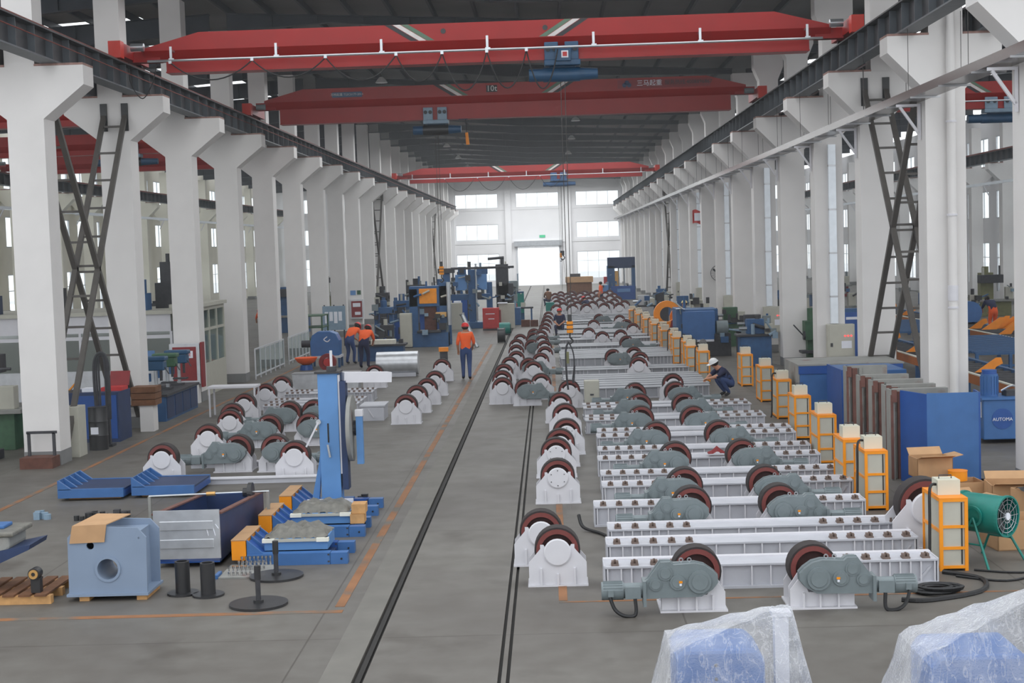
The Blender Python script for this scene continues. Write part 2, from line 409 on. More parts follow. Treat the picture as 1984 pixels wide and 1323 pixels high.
def win_mesh(wd, ht):
    b = MB(); t = 0.05
    b.box(0,wd,-0.05,0.05,0,t).box(0,wd,-0.05,0.05,ht-t,ht).box(0,t,-0.05,0.05,t,ht-t).box(wd-t,wd,-0.05,0.05,t,ht-t)
    for i in (1,2,3): b.box(wd*i/4-0.02, wd*i/4+0.02, -0.04,0.04,t,ht-t)
    if ht > 2: b.box(t,wd-t,-0.039,0.039,ht*0.65-0.02,ht*0.65+0.02)
    return b.mesh('window_frame', M['window_frame']), MB().box(t,wd-t,-0.004,0.004,t,ht-t).mesh('pane', M['glass'])
WM = {}
def window(loc, rz, wd, ht):
    key = (round(wd,2), round(ht,2))
    if key not in WM: WM[key] = win_mesh(wd, ht)
    WN[0] += 1
    o = struct(inst('window_%d' % WN[0], WM[key][0], None, loc, (0,0,rz))); inst('pane', WM[key][1], o)
for (x0, x1, z0, z1) in ops[:-1]: window((x0, YB+0.12, z0), 0, x1-x0, z1-z0)
d = struct(bpy.data.objects.new('door_1', None)); COL.objects.link(d); d.location = (-3.23, YB, 0)
MB().box(-0.2,0,-0.12,0.1,0,4.3).box(4.35,4.55,-0.12,0.1,0,4.3).build('door_frame', M['window_frame'], d)
MB().box(-0.35,4.7,-0.5,-0.01,4.15,4.7).build('shutter_housing', M['galvanised'], d)
b = MB()
for i in range(4): b.box(0,4.35,-0.06,0.0,3.95+i*0.05,3.99+i*0.05)
b.build('shutter_slats', M['galvanised'], d)
es = thing('exit_sign', 'small green lit exit sign high above the bright far doorway', 'sign', (-0.6, YB-0.02, 5.15))
MB().box(-0.3,0.3,-0.05,0,-0.13,0.13).build('sign_face', M['sign_green'], es); MB().box(-0.33,0.33,-0.02,0.015,-0.16,0.16).build('sign_frame', M['window_frame'], es)
# yard outside the door
struct(MB().box(-60, 60, 156.0, 230, -0.32, -0.02).build('ground', M['wall_white']))
# side walls
for nm, X, s in (('wall_left', -28.9, 1), ('wall_right', 26.7, -1)):
    wl = bpy.data.objects.new(nm, None); COL.objects.link(wl); struct(wl); b = MB()
    so = [(ky(k)+0.75, ky(k)+5.25, z0, z1) for k in range(-1, 21) for (z0, z1) in ((0.9,3.45),(4.9,6.55),(8.0,9.75))]
    wall_with_openings(b, 23.5, YB, 11.2, so, lambda b, a, c, z0, z1: b.box(min(X,X-s*0.12), max(X,X-s*0.12), a, c, z0, z1))
    b.build('wall_panel', M['cream_concrete'] if s > 0 else M['wall_white'], wl)
    for (y0, y1, z0, z1) in so: window((X-s*0.06, y0, z0), math.pi/2, y1-y0, z1-z0)

# thin dusty haze filling the hall
if HAZE:
    hz = MB().box(-28.6,26.4,14.0,155.0,0.02,12.2); hm = bpy.data.materials.new('haze'); hm.use_nodes = True; hn = hm.node_tree.nodes; hn.remove(hn['Principled BSDF'])
    hv = hn.new('ShaderNodeVolumeScatter'); hv.inputs['Density'].default_value = HAZE; hv.inputs['Anisotropy'].default_value = 0.25; hv.inputs['Color'].default_value = (0.96,0.98,1,1)
    hm.node_tree.links.new(hv.outputs[0], hn['Material Output'].inputs['Volume'])
    ho = struct(hz.build('haze', hm))
# ================================================================ columns
def col_meshes(hw, tip, ztip, zs, uw, ux, ztop, mt, head=False, dep=0.65):
    b = MB(); b.prism([(-hw,0),(hw,0),(hw,zs),(tip,ztip),(tip,7.9),(-tip,7.9),(-tip,ztip),(-hw,zs)], 0, dep)
    lo = b.mesh('shaft', M[mt])
    if head: poly = [(ux-uw,7.9),(ux+uw,7.9),(ux+uw,ztop-0.95),(ux+0.52,ztop-0.5),(ux+0.52,ztop),(ux-0.52,ztop),(ux-0.52,ztop-0.5),(ux-uw,ztop-0.95)]
    else: poly = [(ux-uw,7.9),(ux+uw,7.9),(ux+uw,ztop),(ux-uw,ztop)]
    up = MB().prism(poly, 0.04, dep-0.04).mesh('upper_shaft', M[mt])
    pad = MB().box(-tip,ux-uw,0.0,dep,7.9,7.945).box(ux+uw,tip,0.0,dep,7.9,7.945).mesh('bearing_pad', M['rust_pad'])
    band = MB().box(-hw-0.006,hw+0.006,-0.006,dep+0.006,0,0.28).mesh('base_band', M['grey_band'])
    return lo, up, pad, band
CL = col_meshes(0.365,1.19,7.52,6.87,0.3,-0.08,11.2,'white_concrete')
CR = col_meshes(0.385,1.1,7.58,6.85,0.33,0.03,10.66,'white_concrete')
CRH = col_meshes(0.385,1.1,7.58,6.85,0.33,0.23,10.66,'white_concrete', True)
CF = col_meshes(0.34,1.1,7.58,6.85,0.28,0.0,10.3,'cream_concrete'); CFR = col_meshes(0.34,1.1,7.58,6.85,0.28,0.0,10.3,'white_concrete')
def column(x, k, ms, label):
    t = thing('concrete_column', label, 'column', (x, ky(k)-0.32, 0))
    for nm, me in zip(('shaft','upper_shaft','bearing_pad','base_band'), ms): inst(nm, me, t)
for k in KS:
    column(XL, k, CL, 'white concrete column with corbels, %s from the front in the left row' % ORD[k+1])
    column(XR, k, CRH if (k >= 1) else CR, 'white concrete column with corbels, %s from the front in the right row' % ORD[k+1])
for k in range(0, 21):
    column(-27.9, k, CF, 'cream concrete column against the far left windows, %s from the front' % ORD[k])
    column(25.7, k, CFR, 'pale concrete column against the far right windows, %s from the front' % ORD[k])

# ================================================================ crane runway girders
sme = MB().box(-0.16,-0.02,-0.008,0.008,0.03,0.55).box(0.02,0.16,-0.008,0.008,0.03,0.55).mesh('stiffener', M['steel_stiffener'])
def runway(x, label, y0=17.3, bright=False):
    t = thing('runway_girder', label, 'girder', (x, y0, 7.945)); L = YB-0.6-y0
    MB().box(-0.02,0.02,0,L,0.02,0.55).build('web', M['steel_dark'], t)
    MB().box(-0.18,0.18,0,L,0,0.03).build('bottom_flange', M['steel_stiffener'], t)
    MB().box(-0.2,0.2,0,L,0.55,0.58).build('top_flange', M['steel_dark'], t)
    MB().box(-0.035,0.035,0,L,0.58,0.68).build('crane_rail', M['rail_rust'], t)
    n = int(L)
    for i in range(n): inst('stiffener', sme, t, (0, 0.4+i*1.0, 0))
    if bright: MB().tube([(0.2,0,0.35),(0.2,L,0.35)], 0.012).build('conductor_bar', M['rail_rust'], t)
    return t
runway(GL, 'dark steel crane runway girder along the left row of columns', bright=True)
runway(GR, 'dark steel crane runway girder along the right row of columns')
runway(-10.92, 'dark crane runway girder on the outer corbels of the left columns', 27.5)
runway(8.6, 'dark crane runway girder on the outer corbels of the right columns', 27.5)
runway(-27.1, 'dark crane runway girder on the far left columns by the windows', 27.5)
runway(24.9, 'dark crane runway girder on the far right columns by the windows', 27.5)
# ================================================================ overhead cranes
def slant(x0, x1, z0, z1, w, y):
    """a painted slanting band on a crane web"""
    return MB().prism([(x0,z1),(x0+w,z1),(x1+w,z0),(x1,z0)], y-0.004, y+0.001)
def crane(Y, xl, xr, label, zt=9.28, zb=8.36, taper=1.3, group=None, rail=True, loops=(), stripes=True, lamp=True, zr=8.62):
    """single girder travelling crane; Y is the girder's front face plane"""
    xc = (xl+xr)/2
    t = thing('overhead_crane', label, 'crane', (xc, Y, 0), 0, group)
    a, c = xl-xc+0.75, xr-xc-0.75
    zm1 = zt-0.40; zm2 = zt-0.64
    # upper box: tall in the span, tapering at both ends
    b = MB(); poly = [(a-0.35,zm1),(c+0.35,zm1),(c+0.35,zm1+0.06),(c-taper+0.35,zt),(a+taper-0.35,zt),(a-0.35,zm1+0.06)]
    b.prism(poly, 0, 0.5); b.build('box_girder', M['crane_red'], t)
    # sloping lower plates
    b = MB(); q = [(0.0,zm1),(0.17,zm2),(0.33,zm2),(0.5,zm1)]
    b.prism([(y, z) for y, z in q], a-0.35, c+0.35, 'yz'); b.build('sloping_plate', M['crane_red'], t)
    # running beam underneath
    b = MB(); b.prism([(0.06,zm2),(0.44,zm2),(0.44,zb+0.03),(0.06,zb+0.03)], a+0.15, c-0.15, 'yz'); b.build('running_beam', M['crane_red'], t)
    MB().box(a+0.15,c-0.15,0.0,0.5,zb,zb+0.03).build('bottom_flange', M['crane_red'], t)
    for s, x in ((-1, xl-xc), (1, xr-xc)):
        e = MB().box(x-0.13,x+0.13,-0.9,1.4,zr+0.06,zr+0.36).build('end_truck', M['crane_red'], t)
        MB().cyl((x-0.06,-0.55,zr+0.13),(x+0.06,-0.55,zr+0.13),0.12).build('truck_wheel', M['dark_iron'], e)
        MB().cyl((x-0.06,1.05,zr+0.13),(x+0.06,1.05,zr+0.13),0.12).build('truck_wheel', M['dark_iron'], e)
        MB().box(x-0.14,x+0.14,-1.0,-0.72,zr+0.0,zr+0.38).build('buffer_plate', M['crane_orange_red'], e)
        MB().prism([(x-s*0.1,zm2),(x-s*0.1,zm1),(x-s*0.75,zm1),(x-s*0.75,zm2)], 0.1, 0.4).build('end_bracket', M['crane_red'], t)
        m = MB().cyl((x-s*0.2,-0.35,zr+0.3),(x-s*0.5,-0.35,zr+0.3),0.09)
        m.build('travel_motor', M['galvanised'] if lamp else M['gear_grey'], t, smooth=40)
    if stripes:
        for x0, x1, order in ((-2.25,-1.65,1),(2.3,1.7,-1)):
            for i, mn in enumerate(('stripe_black','stripe_white','stripe_green')):
                o = i*0.19*order
                slant(x0+o-0.08, x1+o-0.08, zm1+0.02, zt-0.002, 0.17, 0.0).build('painted_stripe', M[mn], t)
    if rail:
        zrail = 8.605
        MB().tube([(a-0.2,-0.28,zrail),(c+0.1,-0.28,zrail)], 0.028, 8).build('festoon_rail', M['galvanised'], t)
        n = 7
        for i in range(n):
            x = a+0.35+(c-a-0.6)*i/(n-1)
            k = MB().box(x-0.028,x+0.028,-0.29,-0.27,zrail+0.02,zrail+0.32).box(x-0.02,x+0.02,-0.28,0.02,zrail+0.22,zrail+0.26).box(x-0.05,x+0.07,-0.3,-0.26,zrail+0.02,zrail+0.05)
            k.build('rail_bracket', M['galvanised'], t)
        for (x0, x1, drop) in loops:
            MB().tube(sag((x0-xc,-0.28,zrail-0.05),(x1-xc,-0.28,zrail-0.05),drop,14), 0.016, 6).build('festoon_cable', M['cable_black'], t)
            MB().box(x0-xc-0.035,x0-xc+0.035,-0.31,-0.25,zrail-0.07,zrail-0.005).build('cable_trolley', M['galvanised'], t)
    return t
c1 = crane(34.4, GL, GR, 'nearest big red overhead crane with a silver cable rail along its front', lamp=True,
   loops=[(-8.6,-6.7,0.42),(-6.7,-5.0,0.42),(-5.0,-3.37,0.55),(-3.37,-2.31,0.62),(-2.31,-1.28,0.86),(-1.28,-0.37,0.84),(-0.37,0.35,0.88)])
for x in (-2.285, 0.073): MB().cyl((x+1.315,-0.012,9.1),(x+1.315,0.01,9.1),0.06,n=16).build('round_hole', M['black_steel'], c1)
MB().tube(curve([(-8.25,-0.3,8.58),(-8.2,-0.35,8.1),(-7.95,-0.35,7.75),(-7.7,-0.35,8.1),(-7.6,-0.3,8.55)]),0.012).build('loose_cable', M['cable_black'], c1)
c2 = crane(49.0, GL, GR, 'second red overhead crane, carrying a 10t plate and a phone number', zt=9.5, rail=False, lamp=False, taper=1.3)
sg = MB().box(-0.18,0.18,-0.02,0,9.2,9.42).build('capacity_plate', M['stripe_black'], c2); sg.location = (-0.4,0,0)
text('10t', 0.27, M['stripe_white'], c2, (-0.4,-0.026,9.31))
p = MB().box(-0.5,0.5,-0.015,0,9.19,9.36).build('registration_plate', M['hoist_blue'], c2); p.location = (-5.2,0,0)
text('苏特起重 TS3C0177-2014', 0.1, M['stripe_white'], c2, (-5.2,-0.02,9.275))
MB().box(3.75,6.8,-0.012,0,9.16,9.44).build('maker_panel', M['red_dark'], c2)
text('三马起重', 0.21, M['paper'], c2, (4.8,-0.02,9.31)); text('服务热线:4008896867', 0.17, M['stripe_black'], c2, (6.08,-0.02,9.31), align='CENTER')
for i, (x, z) in enumerate(((3.98,9.27),(4.13,9.27),(4.06,9.35))): MB().cyl((x,-0.02,z),(x,-0.005,z),0.075,n=10).build('maker_emblem', M['blue_dark'], c2)
c3 = crane(94.8, GL, GR, 'distant red overhead crane near the far wall windows', zt=9.3, zb=8.36,
   loops=[(-6.5,-4.6,0.8),(-4.4,-2.6,0.8),(-2.4,-0.6,0.8),(-0.4,1.0,0.7)])
# hoists
def hoist(Y, x, z, label, cols=('hoist_blue','hoist_grey'), drum=True, hook=None, scale=1.0, rope_z=None):
    t = thing('rope_hoist', label, 'hoist', (x, Y, z))
    s = scale
    for q in (-0.25, 0.22):
        MB().box((q-0.16)*s,(q+0.16)*s,-0.31,-0.27,-0.02,0.4).build('trolley_plate', M[cols[1]], t, bevel=0.02)
        for r in (-0.08, 0.08): MB().cyl(((q+r)*s,-0.35,0.24),((q+r)*s,-0.28,0.24),0.06).build('trolley_wheel', M['dark_iron'], t)
    MB().box(-0.42*s,0.42*s,-0.32,0.13,-0.14,-0.01).build('trolley_frame', M[cols[1]], t, bevel=0.02)
    MB().cyl((-0.45*s,0,-0.32),(0.4*s,0,-0.32),0.17,n=18).build('rope_drum', M['black_steel'] if drum else M[cols[0]], t, smooth=40)
    MB().cyl((0.4*s,0,-0.32),(0.82*s,0,-0.32),0.15,0.12,n=18).build('hoist_motor', M[cols[0]], t, smooth=40)
    MB().cyl((-0.78*s,0,-0.32),(-0.45*s,0,-0.32),0.15,n=18).build('gear_drum', M[cols[0]], t, smooth=40)
    MB().box(-0.3*s,0.3*s,-0.05,0.05,-0.2,-0.1).build('hanger', M[cols[0]], t)
    if hook is not None:
        rb = MB()
        for dx in (-0.05, 0.05): rb.tube([(dx,0,-0.48),(dx*0.8,0,hook-z+0.3)], 0.009, 5)
        rb.build('hoist_rope', M['rope'], t)
        hb = MB().box(-0.075,0.075,-0.06,0.06,hook-z+0.02,hook-z+0.3).build('hook_block', M['yellow_frame'], t, bevel=0.015)
        MB().box(-0.05,0.05,-0.07,0.07,hook-z+0.3,hook-z+0.46).build('sheave_cover', M['black_steel'], hb, bevel=0.01)
        for q in (0.1, 0.2): MB().box(-0.078,0.078,-0.063,0.063,hook-z+q,hook-z+q+0.025).build('black_band', M['black_steel'], hb)
        MB().tube(curve([(0,0,hook-z+0.03),(0,0,hook-z-0.08),(0.06,0,hook-z-0.16),(0,0,hook-z-0.23),(-0.06,0,hook-z-0.19)]),0.02).build('hook', M['black_steel'], hb)
    return t
h1 = hoist(34.65, 0.45, 8.36, 'blue rope hoist under the nearest crane, its rope running down to a yellow hook', drum=False, hook=1.98, cols=('hoist_blue','hoist_blue'))
MB().box(-0.16,0.2,-0.4,-0.33,-0.05,0.3).build('control_box', M['hoist_blue'], h1, bevel=0.01); MB().box(-0.02,0.14,-0.415,-0.4,0.02,0.18).build('warning_label', M['paper'], h1)
MB().box(0.01,0.11,-0.422,-0.415,0.05,0.15).build('warning_label_mark', M['red_paint'], h1)
sl = thing('lifting_sling', 'dark cable sling hanging from the yellow hook in midair', 'sling', (0.41, 34.65, 1.78))
MB().tube(curve([(-0.02,0,-0.02),(-0.07,0,-0.2),(-0.07,0,-0.75),(-0.04,0,-1.12)]),0.024).build('sling_strap', M['dark_iron'], sl)
MB().tube(curve([(0.0,0,0.0),(0.09,0,-0.2),(0.12,0,-0.5),(0.07,0,-0.9),(0.1,0,-0.92),(0.13,0,-0.55)]),0.016).build('sling_loop', M['dark_iron'], sl)
MB().box(-0.06,-0.0,-0.02,0.02,-0.5,-0.22).build('sling_tag', M['olive'], sl)
h2 = hoist(49.25, -3.6, 8.36, 'grey-plated rope hoist hanging under the second crane', hook=3.2)
MB().cyl((0.75,-0.1,0.06),(1.05,-0.1,0.06),0.08).build('travel_motor', M['hoist_blue'], h2, smooth=40)
MB().cyl((1.0,-0.1,-0.45),(1.03,-0.1,-0.85),0.05,0.06).build('pendant_control', M['orange_paint'], h2); MB().tube([(0.98,-0.1,0.0),(1.0,-0.1,-0.45)],0.012).build('pendant_cable', M['cable_black'], h2)
h3 = hoist(95.05, 0.8, 8.36, 'dark rope hoist under the distant crane by the far windows', cols=('machine_blue','machine_blue'), drum=False, hook=3.3, scale=1.3)
# cranes of the neighbouring bays
crane(47.0, -26.9, -11.1, 'red overhead crane in the left side bay', rail=False, lamp=False, zt=9.2, group=None)
crane(72.0, -26.9, -11.1, 'farther red overhead crane in the left side bay, hidden behind columns', rail=False, lamp=False, zt=9.2)
crane(52.0, 8.8, 24.7, 'red overhead crane in the right side bay with a blue hoist', rail=True, lamp=False, zt=9.3)
hoist(60.3, -17.2, 8.36, 'teal blue hoist seen between columns in the left side bay', drum=True, scale=1.6)
hoist(52.3, 15.9, 8.36, 'blue hoist under the crane in the right side bay', drum=False, scale=1.4, hook=None)
crane(60.0, -26.9, -11.1, 'middle red overhead crane in the left side bay with a 10t mark', rail=False, lamp=False, zt=9.2)

# ================================================================ vertical cross bracing between columns
def brace(x, y0, y1, label, z0=0.3, z1=7.45, w=0.5, n=11, mt='brace_steel'):
    """two lattice struts crossing between neighbouring columns; each has two angles and rungs"""
    t = thing('lattice_brace', label, 'brace', (x, y0, 0))
    L = y1-y0
    for (a0, a1) in (((0,z0),(L,z1)), ((0,z1),(L,z0))):
        st = None
        off = 0.0 if a0[1] < a1[1] else 0.09
        for sx in (-w/2, w/2):
            q = MB().bar((sx,a0[0]+0.35,a0[1]),(sx,a1[0]-0.35,a1[1]),0.09,0.11,up=(1,0,0)).build('brace_chord', M[mt], t)
            st = st or q
        for i in range(n):
            f = (i+0.6)/n; yy = 0.35+(L-0.7)*f; zz = a0[1]+(a1[1]-a0[1])*f
            MB().bar((-w/2,yy,zz),(w/2,yy,zz),0.06,0.05).build('rung', M[mt], st)
        for e, zz in ((0.3,a0[1]),(L-0.3,a1[1])):
            if zz > 3: MB().box(-w/2-0.08,-w/2+0.08,e-0.06,e+0.06,zz-0.35,zz+0.3).box(w/2-0.08,w/2+0.08,e-0.06,e+0.06,zz-0.35,zz+0.3).build('fixing_plate', M['black_steel'], st)
    return t
brace(-10.2, ky(0), ky(1), 'dark crossed lattice brace between the two nearest left columns')
brace(7.75, ky(0), ky(1), 'dark crossed lattice brace between the two nearest right columns', z0=1.0)
brace(-10.2, ky(9), ky(10), 'dark lattice brace between far columns of the left row')
brace(-10.2, ky(16), ky(17), 'dark lattice brace at the far end of the left row')
brace(7.75, ky(10), ky(11), 'dark lattice brace between far columns of the right row')
brace(25.6, ky(6), ky(7), 'dark lattice brace by the windows of the right side bay', n=13)
brace(-27.7, ky(5), ky(6), 'dark lattice brace by the windows of the left side bay')

# ================================================================ cable tray along the right columns, brackets, hangers, ducts
ct = thing('cable_tray', 'long silver cable tray running along the right columns below the corbels', 'tray', (6.95, 17.5, 6.66)); TL = YB-18
MB().box(0,0.012,0,TL,0,0.15).box(0.42,0.432,0,TL,0,0.15).box(0,0.432,0,TL,-0.01,0).build('tray_channel', M['tray_metal'], ct)
MB().box(0.01,0.42,0,TL,0.13,0.145).build('tray_cover', M['aluminium'], ct)
bar_me = MB().box(-0.06,0.5,-0.02,0.02,-0.045,-0.012).mesh('cross_bar', M['aluminium'])
bk = MB().box(-0.05,0.42,-0.025,0.025,-0.1,-0.05).box(0.37,0.42,-0.025,0.025,-0.75,-0.1).bar((0.02,0,-0.1),(0.38,0,-0.62),0.05,0.05,up=(0,1,0)).mesh('wall_bracket', M['stand_white'])
hang = MB().cyl((0,0,0.14),(0,0,1.3),0.006,n=5).mesh('hanger_rod', M['rope'])
for i in range(0, 68): inst('cross_bar', bar_me, ct, (0, 0.6+2.0*i, 0))
for i in range(0, 60): inst('hanger_rod', hang, ct, (-0.02 if i % 2 else 0.42, 0.9+2.0*i, 0))
for k in KS: inst('wall_bracket', bk, ct, (0, ky(k)+0.0-17.5, 0))
for x, s, lb in ((-26.75,1,'silver cable tray along the far left columns below the windows'),(24.4,-1,'silver cable tray along the far right columns below the windows')):
    q = thing('cable_tray', lb, 'tray', (x,29,6.7)); MB().box(0,0.3,0,125,0,0.14).build('tray_channel', M['duct_silver'], q)
    bl = MB().box(-0.05,0.35,-0.03,0.03,-0.05,0).bar((0.3 if s < 0 else 0.0,0,-0.6),(0.0 if s < 0 else 0.3,0,-0.05),0.05,0.05,up=(0,1,0)).mesh('wall_bracket', M['stand_white'])
    for i in range(21): inst('wall_bracket', bl, q, (0,0.2+6*i,0))
def duct(k, zlo, label, w=0.2, round_=False):
    t = thing('cable_duct', label, 'duct', (XR+0.08, ky(k)-0.32, 0))
    if round_:
        MB().cyl((0,-0.1,zlo),(0,-0.1,9.3),0.085,n=18).build('pipe', M['white_concrete'], t, smooth=40)
        for z in (0.9,2.6,4.4,6.2): MB().cyl((0,-0.1,z),(0,-0.1,z+0.04),0.1,n=18).build('pipe_clip', M['stand_white'], t)
        MB().cyl((0,-0.1,2.75),(0,-0.1,3.05),0.098,n=18).build('pipe_socket', M['stand_white'], t, smooth=40)
    else:
        b = MB().box(-w/2,w/2,-0.12,0,zlo,6.6).build('duct_body', M['duct_silver'], t)
        for z in (2.4,3.6,4.8,6.0): MB().box(-w/2-0.004,w/2+0.004,-0.125,0,z,z+0.05).build('duct_joint', M['aluminium'], t)
duct(0, 0.6, 'white round downpipe on the front of the nearest right column', round_=True)
def panel(k, label, z0=0.75, z1=1.66, led=True):
    t = thing('switchgear_cabinet', label, 'cabinet', (XR+0.22, ky(k)-0.62, 0))
    MB().box(-0.37,0.37,0,0.27,z0,z1).build('panel_body', M['panel_beige'], t, bevel=0.01)
    MB().box(-0.33,0.33,-0.012,0,z0+0.04,z1-0.04).build('panel_door', M['panel_beige'], t)
    MB().box(-0.3,-0.24,-0.03,-0.01,z0+0.3,z0+0.4).build('panel_handle', M['dark_iron'], t)
    for i in range(3):
        MB().cyl((0.1+i*0.085,-0.03,z1-0.32),(0.1+i*0.085,-0.012,z1-0.32),0.024,n=10).build('indicator_lamp', M['led_red'] if led else M['dark_iron'], t)
    MB().box(0.0,0.28,-0.018,-0.012,z1-0.66,z1-0.46).build('paper_notice', M['paper'], t)
    for sx in (-0.3, 0.3): MB().box(sx-0.03,sx+0.03,0.02,0.25,0,z0).build('panel_leg', M['panel_beige'], t)
for i, k in enumerate((2,4,6,8,10)):
    nm = ORD[k+1]
    duct(k, 1.68, 'shiny metal cable duct on the front of the %s column of the right row' % nm)
    panel(k, 'beige control panel with indicator lamps on the %s column of the right row' % nm, led=(k != 6))
for k in (12,14): duct(k, 1.7, 'shiny metal cable duct on the far %s column of the right row' % ORD[k+1])
wf = thing('wall_fan', 'round wire wall fan on the ninth column of the right row', 'fan', (8.1, 70.68, 2.53))
MB().ring((0,0,0),0.36,0.385,-0.02,0.02,28).build('guard_ring', M['dark_iron'], wf)
b = MB()
for i in range(16): t_ = math.pi*2*i/16; b.bar((0,0,0),(0.37*math.cos(t_),0,0.37*math.sin(t_)),0.006,0.006,up=(0,1,0))
b.build('guard_wires', M['rope'], wf)
for i in range(3):
    t_ = 0.4+2.094*i; MB().bar((0,0.03,0),(0.33*math.cos(t_),0.03,0.33*math.sin(t_)),0.09,0.01,up=(0,1,0)).build('fan_blade', M['dark_iron'], wf)
MB().box(-0.03,0.03,0.0,0.28,-0.03,0.03).build('fan_arm', M['dark_iron'], wf)
fg = thing('red_banner', 'small red and white banner tied to a far right column', 'banner', (7.85, 76.79, 5.34))
b = MB(); n = 8
vs = []; 
for j in range(2):
    for i in range(n+1): vs.append((-0.33+0.66*i/n, 0.03*math.sin(i*1.7), (0.34 if j else -0.34)+0.05*math.sin(i*0.9)))
b.add(vs, [(i, i+1, n+2+i, n+1+i) for i in range(n)]); b.build('banner_cloth', M['red_paint'], fg)
b = MB().box(-0.24,0.24,-0.05,-0.04,-0.2,0.2); b.build('banner_print', M['paper'], fg)

# high bay lamps
def lamp(x, y, label):
    t = thing('high_bay_lamp', label, 'lamp', (x, y, 10.62 if x < 0 else 10.42), 0, 'lamps under the middle roof')
    MB().lathe([(-0.12,0.24),(0.0,0.16),(0.1,0.07)], (0,0,0), 'z', 14).build('lamp_shade', M['lamp_white'], t, smooth=40)
    MB().cyl((0,0,0.1),(0,0,0.85),0.012,n=6).build('lamp_rod', M['rope'], t)
for i, y in enumerate((56.7,68.7,80.7,93,105,117)): lamp(-6.2, y, 'white high bay lamp under the left half of the roof, %s from the front' % ORD[i])
for i, y in enumerate((62,74.5,87,101,114)): lamp(1.55, y, 'white high bay lamp under the right half of the roof, %s from the front' % ORD[i])
# ================================================================ roller stands (idlers): white stand, bearing cover, red rim and black tyre; axis along y, front at y=0
def tyre_mesh(r, w0, w1, n=28):
    return MB().ring((0,0,0), r*0.91, r, w0, w1, n).mesh('tyre', M['tyre'], 50)
def rim_mesh(r, w0, w1, n=28):
    b = MB().ring((0,0,0), r*0.72, r*0.92, w0-0.012, w1+0.012, n); b.cur = 1; b.lathe([(w0+0.06,0.05),(w0+0.06,r*0.77),(w1-0.03,r*0.77),(w1-0.03,0.05)], (0,0,0), 'y', n)
    return b.mesh('rim', [M['rim_red'], M['rim_shade']], 50)
PL = [(-0.345,0.02),(0.345,0.02),(0.345,0.285),(0.205,0.45),(0.205,0.5),(0.165,0.5),(0.14,0.46),(-0.14,0.46),(-0.165,0.5),(-0.205,0.5),(-0.205,0.45),(-0.345,0.285)]
ZC = 0.42
ROL = dict(plate=MB().prism(PL, 0, 0.02).mesh('side_plate', M['stand_white']),
    base=MB().box(-0.36,0.36,-0.03,0.37,0,0.02).mesh('base_plate', M['stand_white']),
    gus=MB().box(-0.012,0.012,-0.03,0,0.02,0.22).mesh('gusset', M['stand_white']),
    gus2=MB().box(-0.012,0.012,-0.03,0,0.02,0.15).mesh('gusset', M['stand_white']),
    cover=MB().lathe([(-0.03,0.001),(-0.03,0.15),(-0.022,0.163),(0.0,0.163)], (0,0,0), 'y', 24).mesh('bearing_cover', M['stand_white'], 25),
    tyre=tyre_mesh(0.275, 0.06, 0.28), rim=rim_mesh(0.275, 0.06, 0.28), axle=MB().cyl((0,0.02,0),(0,0.34,0),0.05).mesh('axle', M['dark_iron']))
b = MB()
for i in range(6): t_ = math.pi/6+math.pi*i/3; b.cyl((0.118*math.cos(t_),-0.036,0.118*math.sin(t_)),(0.118*math.cos(t_),-0.03,0.118*math.sin(t_)),0.009,n=6)
ROL['bolts'] = b.mesh('cover_bolts', M['dark_iron'])
def roller_proto(label, detail=2, bolts=False, sc=1.0):
    t = thing('roller_stand', label, 'roller', (0,0,-50)); t.scale = (sc, sc, sc)
    inst('base_plate', ROL['base'], t)
    p = inst('side_plate', ROL['plate'], t); inst('side_plate', ROL['plate'], t, (0,0.32,0))
    if detail > 1:
        for x in (-0.2, 0.2): inst('gusset', ROL['gus'], p, (x,0,0))
        inst('gusset', ROL['gus2'], p, (0,0,0)); inst('axle', ROL['axle'], t, (0,0,ZC))
    cv = inst('bearing_cover', ROL['cover'], t, (0,0,ZC-0.01))
    if bolts: inst('cover_bolts', ROL['bolts'], cv)['kind'] = 'stuff'
    ty = inst('tyre', ROL['tyre'], t, (0,0,ZC)); inst('rim', ROL['rim'], t, (0,0,ZC))
    return t
RP = {}
def roller(x, y, label, detail=2, bolts=False, rz=0, group=None, z=0, sc=1.0):
    key = (detail, bolts, sc)
    if key not in RP:
        RP[key] = roller_proto(label, detail, bolts, sc); r = RP[key]; KIDS[r] = (list(r.children), {c: list(c.children) for c in r.children})
        r.location = (x, y, z); r.rotation_euler = (0,0,rz); r['label'] = label
        if group: r['group'] = group
        return r
    r = dup(RP[key], (x, y, z), rz, label); 
    if 'group' in r and not group: del r['group']
    if group: r['group'] = group
    return r
mid = [(0.0,17.36,0),(-0.2,18.5,0),(0.04,23.0,1),(0.03,25.6,1),(0.11,26.85,1),(0.25,28.4,1),(0.25,31.2,0),(0.17,33.6,0),(0.42,36.7,0)]
for i, (x, y, bo) in enumerate(mid):
    roller(x, y, 'white roller stand, %s from the front in the row right of the floor rails' % ORD[i], bolts=bool(bo))
for i, (x, y) in enumerate([(-1.3,38.0),(-1.38,40.2),(-1.4,42.5),(-1.3,45.2),(-1.15,47.7),(-1.22,50.8),(-1.28,54.0),(-1.2,57.0)]):
    roller(x, y, 'white roller stand standing over the floor rails, %s of the left file' % ORD[i], bolts=False)
for i, (x, y) in enumerate([(-0.3,38.9),(-0.55,43.2),(-0.35,46.5),(-0.22,49.5),(-0.24,52.6),(-0.34,55.7),(-0.4,59.2),(-0.3,62),(-0.25,65),(-0.2,68.5),(-0.15,72),(-0.1,76)]):
    roller(x, y, 'white roller stand between floor rail and stacked beams, %s of the right file' % ORD[i], bolts=False)
